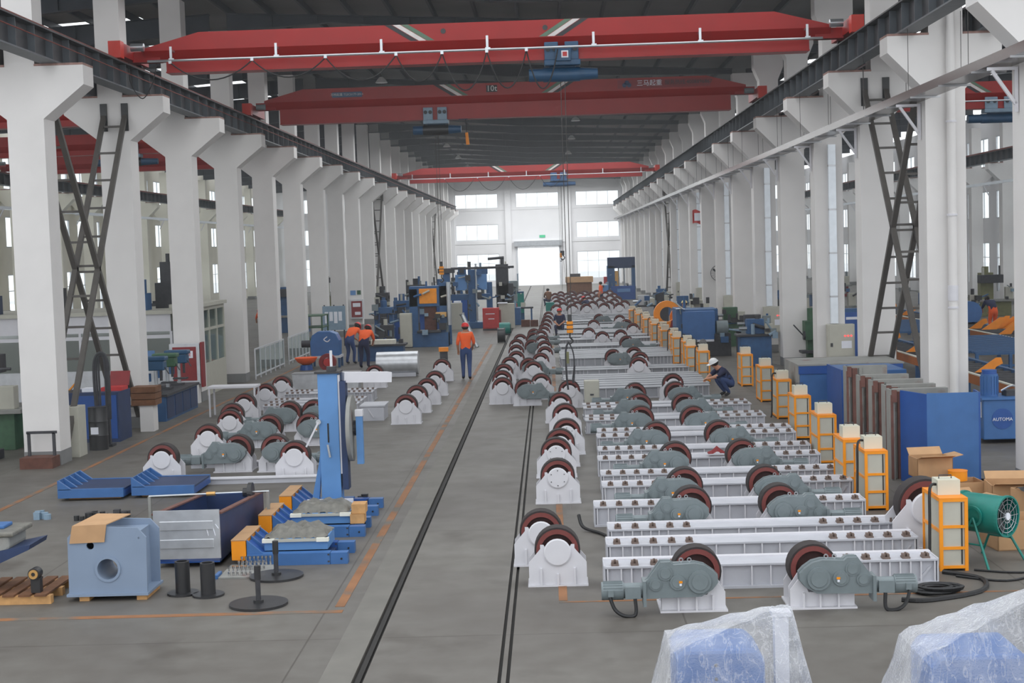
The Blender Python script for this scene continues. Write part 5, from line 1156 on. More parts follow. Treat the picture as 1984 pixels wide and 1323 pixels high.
# ================================================================ right bay: long blue and orange conveyors
def conveyor(x, y0, y1, label, z=0.75, w=1.2):
    t = thing('roller_conveyor', label, 'conveyor', (x,y0,0)); L = y1-y0
    for s in (0, w): MB().box(s-0.06,s+0.06,0,L,z-0.22,z).build('side_channel', M['rust_beam'] if s == 0 else M['machine_blue'], t)
    MB().box(-0.065,0.0,0,L,z,z+0.03).build('top_strip', M['edge_white'], t)
    n = int(L/1.2); r = MB().cyl((0.06,0,z-0.08),(w-0.06,0,z-0.08),0.05,n=8).mesh('roller', M['dark_iron']); lg = MB().box(-0.05,0.05,-0.05,0.05,0,z-0.22).mesh('leg', M['machine_blue'])
    for i in range(n*2): inst('roller', r, t, (0,0.3+0.6*i,0))
    for i in range(0, n, 2): inst('leg', lg, t, (0,0.5+1.2*i,0)); inst('leg', lg, t, (w,0.5+1.2*i,0))
    fl_ = MB().prism([(0,0),(0.5,0.34),(0.62,0.34),(0.66,0.2),(0.5,0.12),(0.42,0.0)], -0.02, 0.02).mesh('orange_flap', M['orange_paint'])
    for i in range(max(1, int(L/3.4))): inst('orange_flap', fl_, t, (0.2,1.0+3.4*i,z-0.02))
    return t
conveyor(9.9,27.5,62,'long conveyor with rust-orange side channel in the right bay, nearest the columns')
conveyor(14.6,31,70,'second long conveyor with blue rollers in the right bay',0.7,1.4)
def rackbed(x, y, nx, label):
    t = thing('blue_rack_bed', label, 'rack', (x,y,0)); W_ = nx*0.9
    for z in (0.75,0.42): MB().box(0,W_,-0.03,0.03,z,z+0.06).build('front_rail', M['machine_blue'], t); MB().box(0,W_,7.0,7.06,z,z+0.06).build('rear_rail', M['machine_blue'], t)
    for i in range(nx+1): MB().box(0.9*i-0.04,0.9*i+0.04,-0.05,0.05,0,0.8).build('post', M['machine_blue'], t)
    for i in range(24): MB().box(0,W_,0.2+0.29*i,0.28+0.29*i,0.77,0.82).build('cross_bar', M['machine_blue'], t)
    return t
rackbed(11.5,40.0,3,'wide blue slatted steel bed in the right bay, nearer one'); rackbed(16.2,44.0,6,'wide blue slatted steel bed in the right bay, beyond the nearer one'); rackbed(11.4,50.0,3,'third blue slatted steel bed far back in the right bay')
t = thing('orange_flap_stack', 'stack of orange steel flaps lying on a blue bed in the right bay', 'stack', (15.0,49.5,0.82)); f_ = MB().prism([(0,0),(0.6,0.4),(0.75,0.4),(0.7,0.2),(0.5,0.0)], -0.02, 0.02).mesh('orange_flap', M['orange_paint'])
for i in range(9): inst('orange_flap', f_, t, (0.25*i-0.6,0.1*(i%3),0.03*(i%2)), (0,0,0.1*(i%2)))
t = thing('blue_wheel_guard', 'round blue wheel guard on the blue bed in the right bay', 'guard', (14.9,52.5,0.82)); MB().cyl((0,0,0.42),(0,0.3,0.42),0.4,n=28).build('guard_disc', M['blue_mid'], t, smooth=40); MB().ring((-0.12,0.05,0.42),0.36,0.46,0.3,0.4,28).build('wheel_ring', M['plate_grey'], t); MB().box(-0.4,0.4,0.0,0.4,0,0.08).build('guard_foot', M['dark_iron'], t)
def block_machine(x, y, label, mt, parts, nm='machine', cat='machine', z=0, rz=0, extra=0):
    """machine assembled from named boxes / cylinders given as tuples"""
    t = thing(nm, label, cat, (x,y,z), rz)
    for p in parts:
        n_, k, mm = p[0], p[1], M[p[2] or mt]
        if k == 'b': MB().box(*p[3]).build(n_, mm, t, bevel=0.012)
        else: MB().cyl(p[3], p[4], p[5], n=16).build(n_, mm, t, smooth=40)
    q = random.Random(int(abs(x)*31+y*7)); ms = ('dark_iron','machine_blue','gear_grey','hoist_grey','black_steel','panel_beige','steel_dark','gear_grey')
    xs = [p[3] for p in parts if p[1] == 'b' and p[3][5] > 0.4]
    for i in range(extra):                      # pumps, valves, pipes and brackets fixed to the frame
        bx = q.choice(xs); u = q.uniform(bx[0], bx[1]); zz = q.uniform(max(bx[4],0.3), bx[5]); s_ = q.uniform(0.05,0.14); k = i % 3
        if k == 0: MB().box(u-s_,u+s_,bx[2]-s_*1.4,bx[2]+0.02,zz-s_,zz+s_*q.uniform(0.4,1.5)).build('valve_box', M[q.choice(ms)], t)
        elif k == 1: MB().cyl((u,bx[2]-0.06,zz),(u+q.uniform(-.5,.5),bx[2]-0.06,zz+q.uniform(-.2,.3)),s_*0.4,n=8).build('pipe', M[q.choice(ms)], t)
        else: MB().cyl((u,bx[2]+0.15,bx[5]),(u,bx[2]+0.15,bx[5]+q.uniform(.1,.45)),s_*0.6,n=8).build('top_pipe', M[q.choice(ms)], t)
    return t
Bx = lambda n, m, *a: (n, 'b', m, a)
Cy = lambda n, m, p0, p1, r: (n, 'c', m, p0, p1, r)
R_.seed(21)
for i, (x, y, mt, cl) in enumerate(((10.6,66,'machine_blue','blue'),(13.5,70,'dark_iron','dark'),(17.5,64,'machine_green','green'),(20.8,58,'machine_blue','blue boxy'),(11.5,82,'dark_iron','dark tall'),(16.5,88,'machine_blue','blue low'),(21.5,72,'olive','olive'),(12.8,99,'machine_green','green squat'),(19.5,101,'red_dark','dark red'),(22.5,86,'machine_blue','blue far'),(23.2,47.5,'hoist_grey','grey cabinet-like'))):
    h = R_.uniform(1.3,2.3)
    block_machine(x, y, '%s machine tool standing far back in the right bay, %s one' % (cl, ORD[i]), mt, [Bx('bed',None,-0.9,0.9,0,0.9,0,0.7),Bx('column',None,-0.5,0.1,0.2,0.8,0.7,h),Bx('head','dark_iron',-0.6,0.5,-0.1,0.5,h-0.5,h-0.1),Cy('spindle','galvanised',(0.3,0.1,h-0.9),(0.3,0.1,h-0.5),0.07),Bx('table','plate_grey',-1.1,1.1,-0.15,0.4,0.7,0.82),Bx('control_box','panel_beige',0.6,0.95,-0.1,0.2,0.82,1.4),Cy('motor',None,(-0.2,0.5,h),(-0.2,0.5,h+0.3),0.16)], extra=9)
for i, (x, y, mt, cl) in enumerate(((-14.5,58,'machine_blue','blue'),(-17.5,66,'dark_iron','dark'),(-20.5,74,'machine_green','green'),(-13.5,76,'machine_blue','blue upright'),(-16,90,'dark_iron','dark upright'),(-22,60,'hoist_grey','grey'),(-13.2,50.5,'hoist_grey','pale grey boxy'),(-13.0,100,'machine_blue','blue distant'),(-17.0,112,'olive','olive distant'),(-20.0,52,'machine_green','green broad'),(-12.6,31.5,'machine_green','tall green pillar'))):
    h = R_.uniform(1.5,2.6)
    block_machine(x, y, '%s machine tool in the left side bay, %s one' % (cl, ORD[i]), mt, [Bx('bed',None,-0.9,0.9,0,0.9,0,0.8),Bx('column',None,-0.5,0.1,0.2,0.8,0.8,h),Bx('head','dark_iron',-0.6,0.6,-0.1,0.5,h-0.5,h-0.1),Cy('spindle','galvanised',(0.35,0.1,h-0.9),(0.35,0.1,h-0.5),0.07),Bx('table','plate_grey',-1.1,1.1,-0.15,0.4,0.8,0.9),Bx('control_box','panel_beige',0.6,0.95,-0.1,0.2,0.9,1.4)])
block_machine(-12.0,29.6,'green drilling machine partly cut by the left edge of the photo','machine_green',[Bx('foot','dark_iron',-0.4,0.5,0,0.7,0,0.2),Cy('pillar',None,(0.25,0.3,0.2),(0.25,0.3,1.9),0.16),Bx('gear_head',None,-0.35,0.4,0,0.6,1.3,1.75),Bx('motor_cover','dark_iron',0.1,0.4,0.1,0.5,1.75,2.2),Cy('feed_bar','dark_iron',(0.3,0.1,1.9),(0.95,0.1,1.9),0.03),Bx('arm_plate','galvanised',-0.1,0.3,-0.12,0.0,1.2,1.45)],'pillar_drill','drill')
block_machine(8.25,46.4,'green upright drilling machine with a motor on top between right columns','machine_green',[Bx('foot','dark_iron',-0.35,0.35,0,0.7,0,0.15),Bx('pillar',None,-0.15,0.35,0.2,0.7,0.15,1.3),Bx('gear_head',None,-0.25,0.3,0.0,0.6,0.85,1.45),Cy('top_motor',None,(0,0.3,1.45),(0,0.3,1.85),0.14),Cy('feed_wheel','dark_iron',(-0.3,0.1,1.0),(-0.25,0.1,1.0),0.14),Bx('work_table','dark_iron',-0.4,0.4,-0.2,0.4,0.45,0.53),Cy('feed_lever','dark_iron',(-0.3,0.1,1.0),(-0.62,0.0,1.35),0.02)],'pillar_drill','drill')
block_machine(8.9,44.3,'dark blue control cabinet with a round pale mark between right columns','machine_blue',[Bx('cabinet_body',None,-0.45,0.6,0,0.6,0,1.9),Bx('cabinet_door','blue_deep',-0.4,0.55,-0.02,0,0.1,1.8),Cy('pale_mark','paper',(-0.2,-0.03,1.62),(-0.2,-0.02,1.62),0.09),Bx('white_strip','paper',-0.05,0.35,-0.03,-0.02,1.58,1.66)],'blue_cabinet','cabinet')
for i, (x, w_, mt) in enumerate(((8.55,0.22,'rusty_box'),(8.8,0.2,'wood_dark'),(9.05,0.24,'machine_blue'),(9.35,0.2,'wood_dark'))):
    q = thing('leaning_panel', '%s panel leaning beside the third right column, %s of four' % (('rust-brown','brown','blue','dark brown')[i], ORD[i]), 'panel', (x,40.2,0)); MB().prism([(0,0),(0.05,0),(0.35,1.35),(0.3,1.35)], -w_/2, w_/2, 'yz').build('sheet', M[mt], q); MB().box(-w_/2,w_/2,0.28,0.36,1.33,1.37).build('top_edge', M['dark_iron'], q)
# machines between the beam field and the right columns
block_machine(5.25,52.0,'big blue lathe-like machine with rounded front beside the far cabinets','blue_mid',[Bx('bed','dark_iron',-0.75,1.1,0,2.0,0.0,0.55),Bx('front_cover',None,-0.6,0.55,0.0,0.4,0.6,1.6),Bx('side_cover','machine_blue',-0.8,-0.55,0.1,1.8,0.6,1.7),Bx('rear_cover','machine_blue',-0.5,0.7,0.4,2.0,0.55,1.65),Cy('gear_case','gear_grey',(0.6,0.1,1.0),(1.0,0.1,1.0),0.25),Bx('white_strip','paper',-0.55,0.5,-0.03,0,0.52,0.6),Cy('hand_wheel','chrome',(0.1,-0.06,0.5),(0.1,-0.02,0.5),0.13),Bx('tool_post','dark_iron',0.5,1.1,0.0,0.5,0.55,0.8),Bx('paper_sheet','paper',-0.8,-0.5,0.0,0.3,1.7,1.72)],'lathe','machine',extra=12)
t = thing('orange_ring_positioner', 'orange ring positioner with twin rings behind the blue lathe', 'positioner', (5.0,60.0,0)); MB().ring((-0.25,0,1.15),0.3,0.55,-0.12,0.12,28).build('front_ring', M['orange_paint'], t); MB().ring((0.3,0.3,1.0),0.2,0.42,-0.1,0.1,28).build('rear_ring', M['orange_paint'], t); MB().box(-0.6,0.7,-0.2,0.6,0,0.55).build('positioner_base', M['dark_iron'], t); MB().prism([(-0.2,0.4),(0.1,0.4),(-0.02,0.9),(-0.1,0.9)], -0.2,-0.12).build('red_support', M['red_dark'], t); MB().bar((0.2,0,1.3),(0.75,0.2,0.8),0.3,0.14).build('tilt_arm', M['orange_paint'], t)
for i, (x, y, mt, cl) in enumerate(((6.6,47.5,'machine_blue','blue'),(6.9,56.5,'machine_green','green'),(6.4,64.5,'panel_beige','tall beige'),(6.3,70,'machine_blue','dark blue'),(5.6,76,'dark_iron','dark'),(6.9,50.3,'dark_iron','dark low'),(6.2,82,'machine_blue','small blue'),(4.6,72.5,'galvanised','silver'))):
    block_machine(x, y, '%s workshop machine by the right columns, %s counted from the front' % (cl, ORD[i]), mt, [Bx('cabinet_body',None,-0.5,0.5,0,0.7,0,0.95),Bx('work_top','dark_iron',-0.6,0.6,-0.1,0.8,0.95,1.02),Bx('head',None,-0.25,0.3,0.2,0.6,1.02,1.5),Cy('shaft','galvanised',(-0.5,0.3,1.2),(0.5,0.3,1.2),0.06),Bx('control_box','panel_beige',0.3,0.55,-0.05,0.15,1.02,1.35)], z=0, extra=9)
# ================================================================ far left cluster and presses
block_machine(-5.1,61.6,'blue four-post press with a large orange square panel','machine_blue',[Bx('left_upright',None,-0.8,-0.45,0,0.7,0,2.45),Bx('right_upright',None,0.45,0.8,0,0.7,0,2.7),Bx('crown',None,-0.8,0.8,0,0.7,1.7,2.55),Bx('orange_panel','orange_panel',-0.38,0.36,-0.02,0,1.82,2.45),Bx('bed',None,-0.8,0.8,-0.1,0.8,0,0.6),Bx('ram','rusty_box',-0.2,0.3,0.1,0.5,0.6,1.7),Bx('brass_manifold','brass',0.3,0.75,-0.15,0,1.25,1.45),Bx('work_table','dark_iron',-0.5,0.5,-0.2,0.6,0.6,0.7),Cy('silver_duct','galvanised',(0.86,-0.1,0.9),(0.86,-0.1,2.7),0.09)],'hydraulic_press','press',extra=14)
block_machine(-6.05,61.2,'beige control cabinet left of the orange-panelled press','panel_beige',[Bx('cabinet_body',None,-0.25,0.25,0,0.4,0.05,1.45),Bx('cabinet_door',None,-0.22,0.22,-0.02,0,0.12,1.4),Bx('plinth','dark_iron',-0.25,0.25,0,0.4,0,0.05)],'control_cabinet','cabinet')
block_machine(-4.4,62.8,'blue post with a long dark jib arm above the press','machine_blue',[Bx('post',None,-0.15,0.15,0,0.3,0,3.05),Bx('jib_head','dark_iron',-0.35,0.35,-0.1,0.4,3.05,3.25),Bx('jib_arm','dark_iron',0.2,2.9,0.05,0.2,3.18,3.28)],'jib_crane','crane')
t = thing('silver_chute', 'leaning silver duct pipe beside the walking worker', 'pipe', (-3.6,60.5,0)); MB().cyl((-0.05,0.3,1.35),(0.55,0,0.0),0.09,n=16).build('pipe', M['galvanised'], t, smooth=40); MB().cyl((-0.07,0.3,1.4),(-0.04,0.3,1.34),0.11).build('pipe_collar', M['aluminium'], t)
for i, (x, y, w_, h, mt, cl) in enumerate(((-7.3,64.0,0.8,1.5,'machine_blue','blue cage-like'),(-6.7,66.0,0.7,1.7,'machine_blue','blue narrow'),(-7.9,69.0,0.6,2.0,'dark_iron','dark'),(-6.4,70.0,0.9,2.3,'dark_iron','dark broad'),(-5.4,72.0,0.8,2.2,'machine_blue','blue upright'),(-6.9,60.5,0.7,0.9,'dark_iron','low dark'),(-4.9,80.0,0.9,2.4,'dark_iron','dark distant'))):
    block_machine(x, y, '%s machine in the cluster left of the aisle, %s one' % (cl, ORD[i]), mt, [Bx('cabinet_body',None,-w_/2,w_/2,0,0.8,0,h*0.6),Bx('upright',None,-w_/2,-w_/2+0.15,0.1,0.7,h*0.6,h),Bx('upright',None,w_/2-0.15,w_/2,0.1,0.7,h*0.6,h),Bx('head_beam',None,-w_/2,w_/2,0.05,0.75,h*0.9,h+0.12),Bx('slide','dark_iron',-0.15,0.15,0.0,0.3,h*0.62,h*0.9),Cy('motor',None,(0,0.4,h+0.12),(0,0.4,h+0.42),0.14),Bx('door_plate','blue_deep',-w_/2+0.05,w_/2-0.05,-0.02,0,0.1,h*0.55)], extra=15)
t = thing('work_bench', 'long dark workbench with pale parts where two workers bend', 'bench', (-6.3,54.3,0)); MB().box(-1.0,0.9,0,0.9,0.55,0.62).build('bench_top', M['dark_iron'], t); MB().box(-0.9,0.8,0.1,0.8,0.0,0.55).build('bench_body', M['machine_blue'], t); MB().box(-0.4,0.5,0.1,0.6,0.62,0.78).build('pale_casting', M['edge_white'], t)
for i in range(6): MB().box(-0.9+0.3*i,-0.75+0.3*i,0.55,0.75,0.62,0.7+0.03*(i%3)).build('iron_part', M['dark_iron'], t)
t = thing('silver_casing', 'long silver sheet-metal casing in front of the workbench', 'casing', (-5.0,47.6,0)); MB().lathe([(0.0,0.38),(1.35,0.38)], (0,0,0.42), 'x', 24).build('casing_shell', M['silver_sheet'], t, smooth=40, loc=(-0.68,0,0)); MB().box(-0.6,0.6,-0.3,0.3,0,0.12).build('casing_cradle', M['beam_white'], t)
for i, x in enumerate((-7.2,-6.2)):
    q = thing('silver_box', 'open bare-metal box behind the left roller field, %s one' % ('left','right')[i], 'box', (x,43.2,0)); MB().prism([(-0.45,0),(0.45,0),(0.5,0.5),(-0.5,0.5)], 0, 0.6).build('box_body', M['silver_sheet'], q); MB().box(-0.52,0.52,-0.02,0.62,0.5,0.53).build('box_rim', M['aluminium'], q)
t = thing('orange_beam_clamp', 'small orange clamp standing on a left aisle roller', 'clamp', (-3.4,46.2,0)); MB().box(-0.12,0.12,0,0.15,0,0.85).build('clamp_post', M['dark_iron'], t); MB().box(-0.15,0.15,-0.02,0.17,0.85,0.98).build('clamp_head', M['orange_paint'], t)
# gantry machine group far left of the door
block_machine(-3.95,75.0,'tall blue gantry column with electrical boxes on top, far left of the door','machine_blue',[Bx('column',None,-0.2,0.2,0,0.5,0,3.0),Bx('top_box','blue_light',-0.85,-0.25,0,0.5,1.95,2.75),Bx('upper_box','machine_blue',-0.7,-0.3,0,0.5,2.75,3.15),Bx('side_box','blue_light',0.25,0.75,0.05,0.5,1.95,2.75),Bx('upper_right_box','machine_blue',0.2,0.8,0.05,0.5,2.75,3.1),Cy('pipe','galvanised',(0.22,-0.05,0.4),(0.22,-0.05,3.3),0.05),Bx('cross_beam',None,-1.4,0.9,0.1,0.5,1.45,1.75),Bx('base',None,-1.6,1.5,-0.3,0.8,0,0.32)],'gantry_column','machine',extra=30)
block_machine(-2.45,77.0,'tall dark vertical machine head with a bent pipe on top, left of the door','dark_iron',[Bx('body',None,-0.35,0.3,0,0.7,0.9,3.2),Bx('shoulder',None,-0.3,0.55,0,0.7,0.9,2.2),Cy('top_pipe',None,(-0.75,0.3,3.5),(0.1,0.3,3.55),0.07),Cy('pipe_stub',None,(0.0,0.3,3.2),(0.0,0.3,3.5),0.1),Bx('base','machine_blue',-0.5,0.9,-0.1,0.9,0,0.9),Cy('front_post','machine_blue',(-0.7,-0.2,0),(-0.7,-0.2,2.3),0.16),Bx('slide','gear_grey',0.3,0.75,0.1,0.5,1.2,1.6)],'vertical_machine','machine',extra=26)
block_machine(-1.95,82.0,'blue-green machine with cables right beside the far door','hoist_blue',[Bx('body',None,-0.4,0.5,0,0.8,0,1.6),Bx('head','gear_grey',-0.5,0.2,0,0.6,1.6,2.2),Cy('lamp_post','dark_iron',(-0.5,0,1.2),(-0.5,0,2.5),0.04),Bx('lamp_head','dark_iron',-0.75,-0.4,-0.1,0.1,2.4,2.7),Bx('cover','teal',0.0,0.5,-0.05,0.0,0.4,1.5)],'machine','machine',extra=18)
block_machine(-2.95,72.6,'red welding power box with pale lettering by the aisle','red_paint',[Bx('box_body',None,-0.4,0.42,0,0.6,0.08,1.1),Bx('box_front','red_paint',-0.38,0.4,-0.015,0,0.12,1.05),Bx('base','dark_iron',-0.4,0.42,0,0.6,0,0.08),Bx('pale_line','paper',-0.25,0.2,-0.02,-0.015,0.8,0.84),Bx('pale_line','paper',-0.12,0.18,-0.02,-0.015,0.55,0.59),Bx('side_cover','red_dark',0.42,0.5,0.05,0.55,0.1,1.0)],'welding_box','machine')
block_machine(-2.25,74.0,'beige cabinet with white lid right behind the red welding box','panel_beige',[Bx('cabinet_body',None,-0.35,0.45,0,0.5,0,1.25),Bx('white_lid','paper',-0.4,0.1,-0.05,0.5,1.25,1.3)],'control_cabinet','cabinet')
block_machine(-4.75,74.0,'beige cabinet with a white cap left of the tall gantry column','panel_beige',[Bx('cabinet_body',None,-0.3,0.3,0,0.5,0,1.35),Bx('white_cap','paper',-0.1,0.25,0.05,0.4,1.35,1.45)],'control_cabinet','cabinet')
block_machine(-2.15,68.5,'green round tank lying on the floor near the red box','teal',[Cy('tank',None,(-0.25,0,0.3),(0.25,0,0.3),0.28),Cy('tank_cap','teal_dark',(0.25,0,0.3),(0.3,0,0.3),0.24),Bx('tank_foot','dark_iron',-0.25,0.25,-0.2,0.2,0,0.06)],'tank','tank')
block_machine(-2.15,63.0,'black cable drum standing by the aisle beyond the walking worker','black_steel',[Cy('drum',None,(-0.1,0,0.32),(0.15,0,0.32),0.3),Cy('drum_flange','dark_iron',(-0.14,0,0.32),(-0.1,0,0.32),0.33),Cy('drum_flange','dark_iron',(0.15,0,0.32),(0.19,0,0.32),0.33)],'cable_drum','drum')
t = thing('steel_table', 'dark steel table with thin legs beside the far aisle', 'table', (-1.6,78.0,0)); MB().box(-0.9,0.7,0,0.8,0.8,0.88).build('table_top', M['dark_iron'], t)
for x in (-0.8,0.6):
    for y in (0.1,0.7): MB().box(x-0.04,x+0.04,y-0.04,y+0.04,0,0.8).build('leg', M['machine_blue'], t)
q = thing('red_toolbox', 'red metal toolbox on the dark steel table by the far aisle', 'toolbox', (-2.0,78.3,0.88)); MB().box(-0.25,0.25,0,0.25,0,0.2).build('box_body', M['red_paint'], q); MB().box(-0.1,0.1,0.1,0.14,0.2,0.25).build('handle', M['red_dark'], q)
block_machine(0.0,84.5,'small green box on thin legs on the floor by the far door','teal',[Bx('box_body',None,-0.25,0.25,0,0.3,0.35,0.85),Bx('leg','dark_iron',-0.22,-0.18,0.02,0.06,0,0.35),Bx('leg','dark_iron',0.18,0.22,0.02,0.06,0,0.35)],'green_box','box')
block_machine(-1.05,75.0,'low rusty brown box on the floor between the far rails','rusty_box',[Bx('box_body',None,-0.45,0.0,0,0.3,0,0.35),Bx('box_body',None,0.02,0.42,0,0.3,0,0.33)],'rusty_box','box')
block_machine(5.3,108.0,'tall blue portal press with an open centre at the far right','machine_blue',[Bx('left_upright',None,-1.05,-0.5,0,0.9,0,2.5),Bx('right_upright',None,0.75,1.0,0,0.9,0,2.5),Bx('crown','blue_dark',-1.0,1.0,0,0.9,2.3,3.1),Bx('bed','blue_deep',-0.8,0.95,-0.1,0.9,0,1.0),Bx('pale_plate','sign_blue',-0.35,0.6,-0.13,-0.1,0.55,0.8),Cy('guide_rod','galvanised',(0.2,0.3,1.0),(0.2,0.3,2.3),0.06),Cy('guide_rod','galvanised',(-0.2,0.3,1.0),(-0.2,0.3,2.3),0.06),Bx('brass_column','brass',-0.5,-0.25,0.1,0.4,1.0,2.1),Bx('red_flag_panel','red_paint',-1.3,-1.06,0.2,0.7,1.2,1.7),Bx('light_blue_cover','blue_light',-1.5,-1.0,-0.4,0.2,0.1,1.1)],'portal_press','press',extra=10)
block_machine(2.3,118.0,'brown covered bundle standing behind the far rollers','wood_dark',[Bx('crate','wood_dark',-0.9,1.1,0,1.5,0,1.1),Bx('cover','cardboard',-1.0,1.2,-0.1,1.6,1.1,1.55),Bx('top_lump','dark_iron',-0.6,0.2,0.3,1.0,1.55,1.8)],'covered_bundle','bundle')
block_machine(7.1,62.0,'blue hand pallet truck parked by a right column','blue_mid',[Bx('fork',None,-0.25,-0.1,-0.6,0.6,0.08,0.14),Bx('fork',None,0.1,0.25,-0.6,0.6,0.08,0.14),Bx('pump',None,-0.15,0.15,0.6,0.85,0.1,0.6),Cy('handle','dark_iron',(0,0.75,0.6),(0,1.0,1.2),0.025),Cy('wheel','dark_iron',(-0.1,0.75,0.08),(0.1,0.75,0.08),0.08)],'pallet_truck','truck')
# chain hook of the distant crane
t = thing('chain_hook', 'thin chain with a hook hanging beside the bright far door', 'hook', (0.93,95.0,3.4)); MB().tube([(0,0,0.3),(0,0,4.5)],0.02,5).build('chain', M['rope'], t); MB().box(-0.09,0.09,-0.06,0.06,0.05,0.35).build('hook_block', M['dark_iron'], t); MB().tube(curve([(0,0,0.05),(0.1,0,-0.1),(0,0,-0.22),(-0.1,0,-0.15)]),0.035).build('hook', M['dark_iron'], t)
MB().tube([(-0.02,0,-0.2),(-0.12,0,-2.2)],0.012,4).build('sling_leg', M['rope'], t); MB().tube([(0.02,0,-0.2),(0.2,0,-2.2)],0.012,4).build('sling_leg', M['rope'], t)
t = thing('hook_block', 'dark crane hook hanging by the right edge in the right bay', 'hook', (17.3,52.3,3.9))
for dx in (-0.15,0.0,0.15): MB().tube([(dx,0,0.2),(dx,0,4.0)],0.015,5).build('rope', M['rope'], t)
MB().cyl((0,-0.08,0.1),(0,0.08,0.1),0.2).build('sheave', M['red_dark'], t); MB().tube(curve([(0,0,-0.1),(0,0,-0.25),(0.16,0,-0.42),(0,0,-0.58),(-0.15,0,-0.45)]),0.05).build('hook', M['dark_iron'], t)
# ================================================================ people
POSE = dict(
 walk=dict(pel=(0,0,.93),spi=(0,.01,1.12),che=(0,0,1.33),nec=(0,.01,1.49),hb=(0,.03,1.57),ht=(0,.02,1.68),ls=(-.19,0,1.41),le=(-.25,-.05,1.14),lw=(-.24,.08,.92),rs=(.19,0,1.41),re=(.26,.0,1.15),rw=(.21,.2,1.0),
   lh=(-.1,0,.88),lk=(-.1,.1,.5),la=(-.1,.06,.09),lt=(-.11,.2,.035),rh=(.1,0,.88),rk=(.1,.04,.49),ra=(.1,-.14,.1),rt=(.11,.0,.035)),
 bend=dict(pel=(0,-.12,.92),spi=(0,.02,1.09),che=(0,.2,1.22),nec=(0,.34,1.29),hb=(0,.41,1.32),ht=(0,.49,1.4),ls=(-.19,.24,1.24),le=(-.24,.38,1.02),lw=(-.16,.55,.88),rs=(.19,.24,1.24),re=(.24,.36,1.0),rw=(.15,.52,.86),
   lh=(-.1,-.1,.87),lk=(-.12,.02,.48),la=(-.12,-.1,.09),lt=(-.13,.05,.035),rh=(.1,-.1,.87),rk=(.12,.06,.48),ra=(.12,.0,.09),rt=(.13,.15,.035)),
 sit=dict(pel=(0,0,.42),spi=(0,.03,.6),che=(0,.06,.82),nec=(0,.09,.98),hb=(0,.12,1.05),ht=(0,.11,1.16),ls=(-.19,.06,.9),le=(-.25,.16,.66),lw=(-.1,.34,.56),rs=(.19,.06,.9),re=(.25,.16,.66),rw=(.1,.34,.56),
   lh=(-.1,.03,.4),lk=(-.17,.4,.47),la=(-.14,.34,.09),lt=(-.15,.49,.035),rh=(.1,.03,.4),rk=(.17,.4,.47),ra=(.14,.34,.09),rt=(.15,.49,.035)),
 crouch=dict(pel=(0,-.05,.3),spi=(0,.06,.46),che=(0,.22,.64),nec=(0,.33,.77),hb=(0,.39,.82),ht=(0,.44,.92),ls=(-.18,.23,.7),le=(-.24,.42,.55),lw=(-.08,.6,.5),rs=(.18,.23,.7),re=(.24,.42,.55),rw=(.08,.6,.48),
   lh=(-.1,-.03,.3),lk=(-.18,.33,.5),la=(-.13,.05,.09),lt=(-.14,.2,.035),rh=(.1,-.03,.3),rk=(.18,.33,.5),ra=(.13,.05,.09),rt=(.14,.2,.035)))
RAD = dict(pel=(.165,.125),spi=(.165,.125),che=(.185,.13),nec=(.058,.06),hb=(.075,.085),ht=(.082,.095),s=.088,e=.056,w=.036,h=.115,k=.076,a=.052,t=.046)
